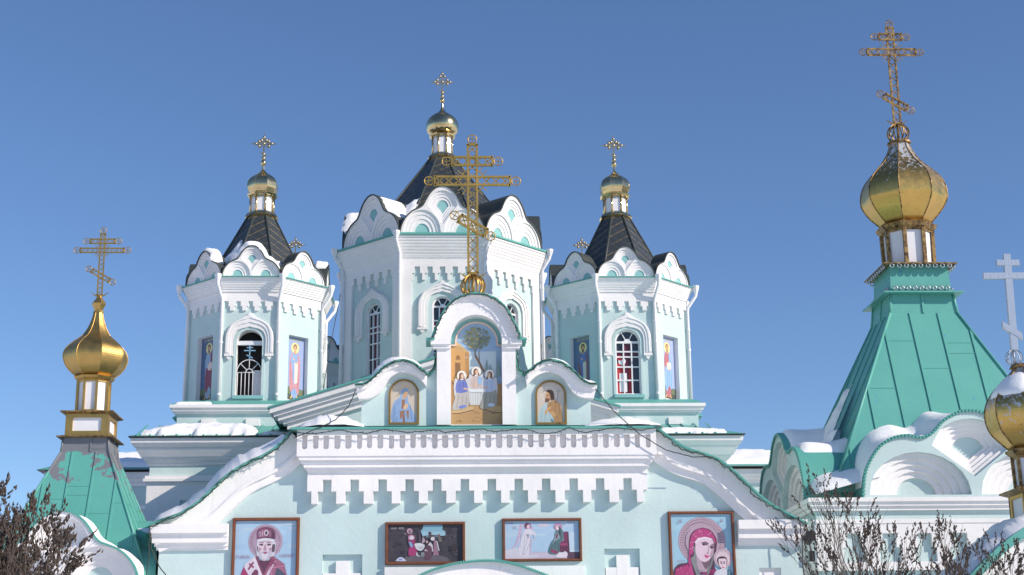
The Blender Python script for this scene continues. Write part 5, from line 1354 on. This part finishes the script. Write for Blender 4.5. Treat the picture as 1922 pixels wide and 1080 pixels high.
def inpoly(p, poly):
    r = False
    for i in range(len(poly)):
        a, b = poly[i - 1], poly[i]
        if (a[1] > p[1]) != (b[1] > p[1]) and p[0] < (b[0] - a[0]) * (p[1] - a[1]) / (b[1] - a[1]) + a[0]: r = not r
    return r
def pdist(p, poly):
    d = 9e9
    for i in range(len(poly)):
        a, b = Vector(poly[i - 1]), Vector(poly[i]); ab = b - a; t = max(0, min(1, (Vector(p) - a).dot(ab) / max(ab.length_squared, 1e-9))); d = min(d, (Vector(p) - a - ab * t).length)
    return d
def sheet_mb(mb, M, poly, thick, step=.07, edge=.18, rough=.08, seed=0):
    """snow lying on the plane of M inside a ragged outline"""
    us = [p[0] for p in poly]; vs = [p[1] for p in poly]; nu = int((max(us) - min(us)) / step) + 3; nv = int((max(vs) - min(vs)) / step) + 3
    G = {}
    for i in range(nu):
        for j in range(nv):
            p = (min(us) + (i - 1) * step, min(vs) + (j - 1) * step)
            q = (p[0] + rough * nz3((p[0] * 3, p[1] * 3, seed + 5)), p[1] + rough * nz3((p[0] * 3, p[1] * 3, seed + 17)))
            if inpoly(q, poly):
                d = pdist(q, poly); h = thick * min(1, d / edge) ** .6 * (1 + .35 * nz3((p[0], p[1], seed), 1.6) + .3 * nz3((p[0], p[1], seed), 5))
                G[i, j] = [p, h]
    out = {}
    for (i, j), (p, h) in G.items():
        rim = any((i + a, j + b) not in G for a in (-1, 0, 1) for b in (-1, 0, 1))
        out[i, j] = mb.bm.verts.new(M @ Vector((p[0], p[1], -.015 if rim else max(h, .012))))
    for (i, j) in G:
        k = [(i, j), (i + 1, j), (i + 1, j + 1), (i, j + 1)]
        if all(q in out for q in k): mb.face([out[q] for q in k], SNOW, True)
def sheet(M, poly, thick, label, name='snow_drift', **kw):
    mb = MB(); sheet_mb(mb, M, poly, thick, **kw); return snow_tag(mb.build(name), label)
def plane(o, eu, ev):
    eu, ev = Vector(eu).normalized(), Vector(ev).normalized(); n = eu.cross(ev); o = Vector(o)
    return Matrix(((eu.x, ev.x, n.x, o.x), (eu.y, ev.y, n.y, o.y), (eu.z, ev.z, n.z, o.z), (0, 0, 0, 1)))

snow_strip(offset(GLp, -.03)[2:-1], PY - .37, PY + 2.4, .24, label='thick snow bank along the left curve of the porch roof', seed=1, taper=.12)
snow_strip(offset(GRp, -.03)[1:24], PY + .1, PY + 3.0, .12, label='thin snow on the right curve of the porch roof', seed=2)
lz = zt + .06
snow_strip([(xcol(556, 806, .6), lz), (xcol(600, 806, .4), lz + .06), (xcol(648, 806, .4), lz + .06), (xcol(686, 806, .4), lz)], PY - .50, PY + 2.2, .30, label='snow mound on the ledge left of the painted parapet', seed=3, taper=.5)
snow_strip([(xcol(1096, 800, .5), lz), (xcol(1140, 800, .5), lz + .04), (xcol(1200, 800, .5), lz + .05), (xcol(1246, 800, .4), lz)], PY - .50, PY + 2.2, .24, label='snow mound on the ledge right of the painted parapet', seed=4, taper=.5)
snow_strip(offset(Lw, -.03)[8:-6], PY - .27, PY + .56, .12, label='snow on the left wavy hood of the parapet', seed=5)
snow_strip(offset(Lw, -.03)[:9], PY - .28, PY + .56, .06, label='snow strip at the outer end of the left wavy hood', seed=6)
RW = offset(mir(Lw), -.03)
snow_strip(RW[10:26], PY - .28, PY + .56, .06, label='thin snow on the crest of the right wavy hood', seed=7)
snow_strip(RW[-12:], PY - .29, PY + .56, .06, label='snow strip at the outer end of the right wavy hood', seed=8)
snow_strip(offset(top_arch, -.03)[24:38], PY - .27, PY + .55, .05, label='snow line on top of the arched hood below the lattice cross', seed=9)
# main eaves
EP = plane((0, 41.45, 8.655), (1, 0, 0), (0, 1.75, .61))
sheet(EP, [(XL - .48, .05), (XL + .2, .02), (XL + 2.9, .02), (XL + 3.0, .55), (XL + 2.6, 1.0), (XL + 1.4, 1.35), (XL + .8, 1.2)], .16, 'thick snow wedge on the left eave of the main block', step=.09)
sheet(EP, [(XL + 3.0, .02), (XL + 6, .02), (XL + 6.2, .35), (XL + 5.2, .28), (XL + 4.4, .46), (XL + 3.6, .30), (XL + 3.1, .5)], .06, 'melting snow strip on the teal eave below the left tower', step=.07)
sheet(EP, [(XR - 4.2, .02), (XR + .35, .02), (XR - .2, .6), (XR - 1.2, .70), (XR - 2.2, .75), (XR - 3.4, .80), (XR - 4.2, .9)], .07, 'thin snow sheet on the right eave of the main block', step=.08)
cxl = CX - TX
sheet(plane((cxl, 42.78, 9.765), (1, 0, 0), (0, 1, .2)), [(-2.02, .02), (-.9, .02), (-.8, .35), (-2.0, .8)], .06, 'snow on the left corner of the bell tower pedestal', step=.07)
# rear wing roof
RWm = plane((0, 60.1, 10.51), (1, 0, 0), (0, 2.2, 1.0))
sheet(RWm, [(-15.5, .05), (-7, .05), (-7, 2.3), (-13.5, 2.3)], .12, 'snow on the far left roof of the rear wing', step=.2)
sheet(RWm, [(8, .05), (15.6, .05), (13.6, 2.3), (8, 2.3)], .12, 'snow on the far right roof of the rear wing', step=.2)
# tent roofs of the towers
def tentplane(cx, cy, cz, a0, z0, a1, z1, k): return Matrix.Translation((cx, cy, cz)) @ ROT(rad(45 * k)) @ plane((0, -a0, z0), (1, 0, 0), (0, a0 - a1, z1 - z0))
TP = (CX - TX, TY, TZ, 1.62, 3.75, .42, 6.22)
sheet(tentplane(*TP, 7), [(-.62, .1), (.60, .1), (.45, 1.1), (.28, 1.75), (.12, 1.9), (-.1, 1.5), (-.42, 1.0)], .05, 'snow sheet on the shaded side of the left tower tent roof')
sheet(tentplane(*TP, 0), [(-.6, .2), (.6, .2), (.42, .95), (.2, 1.15), (-.05, 1.32), (-.3, 1.2), (-.45, 1.0)], .12, 'snow heap behind the front gable of the left tower', step=.05)
sheet(tentplane(*TP, 1), [(-.6, .2), (.6, .2), (.2, .8), (-.1, .75), (-.42, 1.05)], .10, 'snow heap behind the right gable of the left tower', step=.05)
TPr = (CX + TX, TY, TZ) + TP[3:]
sheet(tentplane(*TPr, 7), [(-.3, .2), (.6, .2), (.5, .85), (.3, .72), (.1, .95), (-.15, .7)], .06, 'snow scrap on the shaded side of the right tower tent roof', step=.05)
sheet(tentplane(*TPr, 1), [(-.6, .2), (.3, .2), (.1, .5), (-.2, .6), (-.5, .9)], .07, 'snow scrap behind the right gable of the right tower', step=.05)
TPc = (CX + .04, 51.1, 11.0, 3.0, 5.3, .42, 9.1)
sheet(tentplane(*TPc, 7), [(-1.0, .5), (1.05, .5), (.95, 1.7), (.75, 2.25), (.4, 2.0), (-.1, 1.9), (-.6, 1.5)], .08, 'snow sheet low on the left flank of the central tent roof', step=.08)
sheet(tentplane(*TPc, 1), [(-1.1, .5), (1.0, .5), (.6, 1.3), (.2, 1.5), (-.5, 1.6), (-.85, 1.9)], .08, 'snow heap low on the right flank of the central tent roof', step=.08)
sheet(tentplane(*TPc, 0), [(.5, .5), (1.1, .5), (.85, 1.75), (.6, 1.6)], .10, 'snow heap right of the front gable on the central roof', step=.06)
# gable tops
def gable_snow(cx, cy, cz, k, hw, h, off, seg, th, dep, label, seed):
    pts = [(u * hw, v * h + .035) for u, v in TREF][seg[0]:seg[1]]
    o = snow_strip(pts, off, off + dep, th, label=label, seed=seed)
    o.matrix_world = Matrix.Translation((cx, cy, cz)) @ ROT(rad(45 * k)); return o
for cx, kk, nm in ((CX - TX, 'left', 'bell'), (CX + TX, 'right', 'glazed')):
    pass
gable_snow(CX - TX, TY, TZ + 3.80, 7, .84, .93, -2.1, (26, 56), .10, .42, 'snow cap on the shaded front gable of the left tower', 11)
gable_snow(CX - TX, TY, TZ + 3.80, 0, .84, .93, -2.08, (12, 68), .15, .42, 'snow crust along the front gable of the left tower', 12)
gable_snow(CX - TX, TY, TZ + 3.80, 2, .84, .93, -2.1, (24, 56), .10, .42, 'snow cap on the outer side gable of the left tower', 13)
gable_snow(.10, 51.1, 16.30, 7, 1.37, 1.66, -3.3, (40, 66), .09, 1.2, 'snow on the left shoulder gable of the central tower', 14)
gable_snow(.10, 51.1, 16.30, 6, 1.37, 1.66, -3.35, (22, 66), .10, 1.2, 'snow on the left side gable of the central tower', 15)
RSN = []
# right chapel: drifts in the valleys of the roof
rxl = RX - 3.95
def drift(label, fn, nu, nv):
    mb = MB(); mb.rings([[fn(i / nu, j / nv) for j in range(nv + 1)] for i in range(nu + 1)], SNOW, False, True); return snow_tag(mb.build('snow_drift'), label)
def tre_h(u):
    for a, b in zip(TREF2, TREF2[1:]):
        if a[0] <= u <= b[0] and b[0] > a[0]: return lerp(a[1], b[1], (u - a[0]) / (b[0] - a[0]))
    return 0
def d1(s, t):      # on the side gable's vault, running back to the tent
    y = lerp(RY + 1.6, RY - 2.30, s); u = (y - RY) / 2.75
    u = max(-.995, min(.995, u)); base = 6.28 + tre_h(u) * 2.17
    x = lerp(rxl - .02, rxl + 2.2, t); pr = max(0, 1 - abs(2 * t - 1) ** 6) ** .5 * min(1, s / .1, (1 - s) / .06) ** .5
    lift = max(0, t - .35) * .9 * (1 - tre_h(u)) * 1.9
    return (x, y, base + .0 + pr * (.13 + .07 * nz3((x, y, 1), 1.2)) + lift * pr - (.03 if pr < .05 else 0))
RSN.append(drift('smooth snow drift over the side vault of the right chapel', d1, 60, 16))
def d2(s, t):      # front gable: left shoulder
    u = lerp(-.99, -.05, s); x = RX + .08 + u * 2.85; y = lerp(RY - 3.50, RY - 1.5, t)
    base = 6.28 + tre_h(u) * 2.17; pr = max(0, 1 - abs(2 * t - 1) ** 6) ** .5 * min(1, s / .05, (1 - s) / .3) ** .5
    lift = max(0, t - .2) * .9
    return (x - .05, y, base + pr * (.09 + .06 * nz3((x, y, 3), 1.4)) + lift * pr - (.03 if pr < .05 else 0))
RSN.append(drift('snow drift over the front vault of the right chapel', d2, 60, 14))
def d3(s, t):      # corner between the two vaults
    x = lerp(rxl + .05, RX - 2.2, s); y = lerp(RY - 3.42, RY - 1.6, t); pr = max(0, 1 - abs(2 * t - 1) ** 5) ** .5 * max(0, 1 - abs(2 * s - 1) ** 5) ** .5
    return (x, y, 6.40 + .75 * (s * .6 + t * .9) * 1.0 + pr * (.18 + .10 * nz3((x, y, 5), 1.3)))
RSN.append(drift('snow heap in the corner of the right chapel roof', d3, 24, 20))
RSN.append(sheet(plane((RX - 3.55, RY - .2, 6.95), (0, -1, 0), (.54, 0, 1)), [(-.9, .4), (1.3, .3), (1.5, 1.6), (1.0, 1.6), (.4, 3.3), (0, 2.4), (-.5, 1.5)], .08, 'snow clinging to the shaded flank of the right chapel tent'))
for o in RSN: o.matrix_world = RS @ o.matrix_world
# left chapel
LSN = []
LT = [(u * 2.6 + LX, v * 2.40 + 5.38 + .04) for u, v in TREF]
LSN.append(snow_strip(LT[42:60], LY - 3.5, LY - 2.6, .09, label='snow in the cusp of the left chapel front gable', seed=21))
LSN.append(snow_strip(LT[60:72], LY - 3.5, LY - 2.4, .10, label='snow on the right shoulder of the left chapel front gable', seed=22))
LSN.append(snow_strip([(LX + 2.3, 7.3), (LX + 2.9, 7.0), (LX + 3.4, 6.4), (LX + 3.7, 5.7)], LY - 2.6, LY + .8, .25, label='snow beside the tent roof where the left chapel meets the porch', seed=23))
for o in LSN: o.matrix_world = LS
# gate roof and dome
GS = [(u + GX, v + .06) for u, v in r0_]
snow_strip(GS[:20], GYY - 1.0, GYY + 1.05, .20, label='snow sheet on the gate roof slope', seed=31, taper=.1)
hd = gz(845); 
mb = MB()
rr = []
for i in range(9):
    a = rad(-95 + i * 10); rr.append([])
    for j in range(8):
        t = j / 7; z = lerp(.62, .93, t) * h_; 
        for (ra, za), (rb, zb2) in zip(pr, pr[1:]):
            if za <= z <= zb2: r = lerp(ra, rb, (z - za) / (zb2 - za))
        e = 0 if i in (0, 8) or j in (0, 7) else 1
        r = r + (-.03 if not e else .045 + .03 * nz3((a * 2, z * 4, 1), 1.7)); rr[-1].append((GX + r * math.sin(a), GYY - r * math.cos(a), hd + z))
mb.rings(rr, SNOW, False, True); snow_tag(mb.build('snow_drift'), 'snow patch on the shoulder of the brassy dome at the right border')

# ------------------------------------------------------------------ garlands, cables, lamp
def garland(P, label, r=.014, bulbs=.09, cat='string lights', seed=1, loose=.03, name='string_lights'):
    """P: 3-D points; a dark wire with small green bulbs"""
    random.seed(seed); pts = []
    for a, b in zip(P, P[1:]):
        L = (Vector(b) - Vector(a)).length; k = max(1, int(L / .10))
        pts += [Vector(a).lerp(Vector(b), i / k) + Vector((random.uniform(-1, 1), random.uniform(-.3, .3), random.uniform(-1, 1))) * loose for i in range(k)]
    pts.append(Vector(P[-1])); mb = MB(); mb.tube(pts, r, WIRE, 5)
    if bulbs:
        for p, q in zip(pts, pts[1:]):
            for t in (.2, .7):
                c = p.lerp(q, t); d = Vector((random.uniform(-1, 1), random.uniform(-.6, .1), random.uniform(-1, .6))).normalized() * random.uniform(.04, .075)
                mb.tube([c, c + d], [.012, .004], BULB, 4)
    ob = mb.build(name); tag(ob, label, cat)
    return ob
def W3(pts, y): return [(*at(px, py, y)[:1], y, at(px, py, y)[1]) for px, py in pts]
def on(P, y, d=.05): return [(u, y, v) for u, v in offset(P, d)]
garland(on(GLp, PY - .36, .04)[::-1] , 'dark garland along the left curved gable edge of the porch', seed=1)
garland(on(GRp, PY - .36, .07), 'dark garland along the right curved gable edge of the porch', seed=2, loose=.05)
sw = []
for i in range(0, 61):
    x = lerp(548, 1240, i / 60); s = abs(math.sin(i / 60 * math.pi * 8.0)) ; sw.append((x, 808 - (x - 548) * .0105 + 9 * s * (1.35 if 1000 < x < 1110 else .75)))
garland(W3(sw, PY - .55), 'thin dark garland swagging under the parapet ledge', seed=3, loose=.02, r=.011)
garland(on(Lw, PY - .34, .01) + on(Sc, PY - .08, -.01), 'dark garland along the left wavy hood of the parapet', seed=4)
garland(on(mir(Sc), PY - .08, -.01) + on(mir(Lw), PY - .34, .01), 'dark garland along the right wavy hood of the parapet', seed=5)
garland(on(top_arch, PY - .36, .02), 'dark garland round the arched hood of the parapet', seed=6)
garland(W3([(282, 990), (280, 1020), (276, 1080), (270, 1180)], PY - .36), 'cable hanging straight down from the left gable corner', bulbs=0, cat='cable', loose=.02, name='hanging_cable')
garland(W3([(283, 1000), (284, 1030), (298, 1062), (320, 1090)], PY - .32), 'cable looping from the left gable corner to the wall', bulbs=0, cat='cable', loose=.01, name='hanging_cable')
garland(W3([(669, 730), (655, 762), (630, 788), (600, 803), (552, 822)], PY - .54), 'slack double cable from the left parapet end down to the ledge', bulbs=0, cat='cable', loose=.006, r=.012, name='slack_cable')
garland(W3([(1118, 730), (1150, 770), (1200, 815), (1250, 845), (1300, 858), (1338, 858)], PY - .54), 'slack cable from the right parapet end down to the gable', bulbs=0, cat='cable', loose=.006, r=.012, name='slack_cable')
garland(W3([(1500, 970), (1504, 1000), (1506, 1040), (1510, 1090)], PY - .36), 'cable hanging from the right gable corner', bulbs=0, cat='cable', loose=.02, name='hanging_cable')
garland([(*at(639, 552, 47.2)[:1], 47.2, at(639, 552, 47.2)[1]), (*at(620, 650, 46)[:1], 46, at(620, 650, 46)[1]), (*at(606, 735, 44.5)[:1], 44.5, at(606, 735, 44.5)[1])], 'pale cable between the central tower and the left tower', bulbs=0, cat='cable', loose=.0, r=.012, name='slack_cable')
# flood lamp at the porch corner
fl = at(1514, 1012, PY - .1); fo = (fl[0] + .04, PY - .1, fl[1])
lampt = thing('floodlight', fo, 'black floodlight on the right corner of the porch', 'floodlight')
mb = MB(); Ml = Matrix.Translation(fo) @ Matrix.Rotation(rad(55), 4, 'X')
mb.lathe([(.06, -.14), (.10, -.10), (.12, .0), (.16, .08), (.16, .12), (.14, .12)], 12, RUBBER, Ml, smooth=True); mb.build('housing', lampt, fo)
mb = MB(); mb.tube([Vector(fo) + Vector((-.05, .12, 0)), Vector(fo) + Vector((0, .02, -.02))], .025, RUBBER, 6); mb.tube([Vector(fo) + Vector((.02, 0, -.1)), Vector(fo) + Vector((.06, .02, -.3))], .02, RUBBER, 6); mb.box(fo[0] + .0, fo[0] + .13, PY - .12, PY - .02, fo[2] - .52, fo[2] - .28, RUBBER); mb.build('bracket', lampt, fo)

# ------------------------------------------------------------------ bare shrubs
def shrub(name, base, H, spread, stems, seed, label, lean=(0, 0), depth=4, r0=.035, seeds=1.0, clump=1.0, kids=(2, 4)):
    random.seed(seed); R = random.Random(seed); tips = []
    mb = MB()
    root = thing(name, base, label, 'shrub')
    def grow(p, d, L, r, k):
        n = 4; pts = [p.copy()]; dd = d.copy(); rs = [r]; mids = []
        for i in range(n):
            dd = (dd + Vector((R.uniform(-1, 1), R.uniform(-1, 1), R.uniform(-.4, .7))) * .16).normalized()
            p = p + dd * (L / n); pts.append(p.copy()); rs.append(r * (1 - .5 * (i + 1) / n)); mids.append((p.copy(), dd.copy()))
        mb.tube(pts, rs, BARK, 5 if r > .012 else 4, M=I4)
        if k == 0:
            tips.append((pts[-3], pts[-1], dd)); return
        for c in range(R.randint(*kids)):
            q, qd = mids[R.choice([1, 2, 3, 3])]
            ax = Vector((R.uniform(-1, 1), R.uniform(-1, 1), R.uniform(-.2, .6))).normalized()
            nd = (qd + ax * R.uniform(.45, .8) + Vector((0, 0, .22))).normalized()
            grow(q, nd, L * R.uniform(.55, .82), max(r * .55, .0042), k - 1)
        grow(pts[-1], dd, L * .72, r * .55, k - 1)
    for i in range(stems):
        a = 2 * math.pi * (i + R.random() * .7) / stems; t = R.uniform(.15, 1)
        d = Vector((math.cos(a) * spread * t + lean[0], math.sin(a) * spread * t + lean[1], 1)).normalized()
        grow(Vector((math.cos(a) * .15, math.sin(a) * .15, -.05)) + Vector(base), d, H * R.uniform(.40, .5), r0, depth)
    st = mb.build('stems', root, base, normals=False)
    mb = MB()
    for a, b, d in tips:
        if R.random() > seeds: continue
        n = R.randint(7, 13); ax = (b - a)
        for i in range(n):
            c = a + ax * (i / n) * 1.15 + Vector((R.uniform(-1, 1), R.uniform(-1, 1), R.uniform(-1, 1))) * .022 * clump
            e = (d + Vector((R.uniform(-1, 1), R.uniform(-1, 1), R.uniform(-.2, 1))) * .7).normalized() * R.uniform(.03, .06) * clump
            s = e.cross(Vector((R.uniform(-1, 1), R.uniform(-1, 1), R.uniform(-1, 1)))).normalized() * R.uniform(.009, .019) * clump; u = e.cross(s).normalized() * s.length
            v = [mb.bm.verts.new(q) for q in (c - e * .5, c + s, c + u, c - s, c - u, c + e)]
            for x, y in ((1, 2), (2, 3), (3, 4), (4, 1)): mb.face([v[0], v[y], v[x]], SEED); mb.face([v[5], v[x], v[y]], SEED)
    mb.build('seed_heads', root, base, normals=False)
    return root
bx = at(-75, 1000, 17.5)[0]
shrub('bare_shrub', (bx, 17.5, 0), 3.0, .16, 12, 21, 'dense bare lilac with brown seed heads at the left border', depth=4, r0=.03, seeds=.85, clump=.95, lean=(.07, 0))
shrub('bare_shrub', (bx - .9, 18.2, 0), 3.05, .15, 8, 22, 'taller bare lilac behind the dense one at the left border', depth=4, r0=.03, seeds=.9, lean=(.05, 0))
shrub('bare_shrub', (at(1628, 1000, 33.2)[0], 33.2, 0), 4.65, .08, 5, 37, 'bare shrub with dark seed heads beside the porch corner', depth=4, r0=.05, seeds=.65, clump=1.2, kids=(1, 3))
shrub('bare_shrub', (at(1800, 1000, 32.6)[0], 32.6, 0), 3.85, .12, 5, 44, 'bare shrub with forked branches in front of the gate roof', depth=4, r0=.045, seeds=.7, clump=1.2, kids=(1, 3))
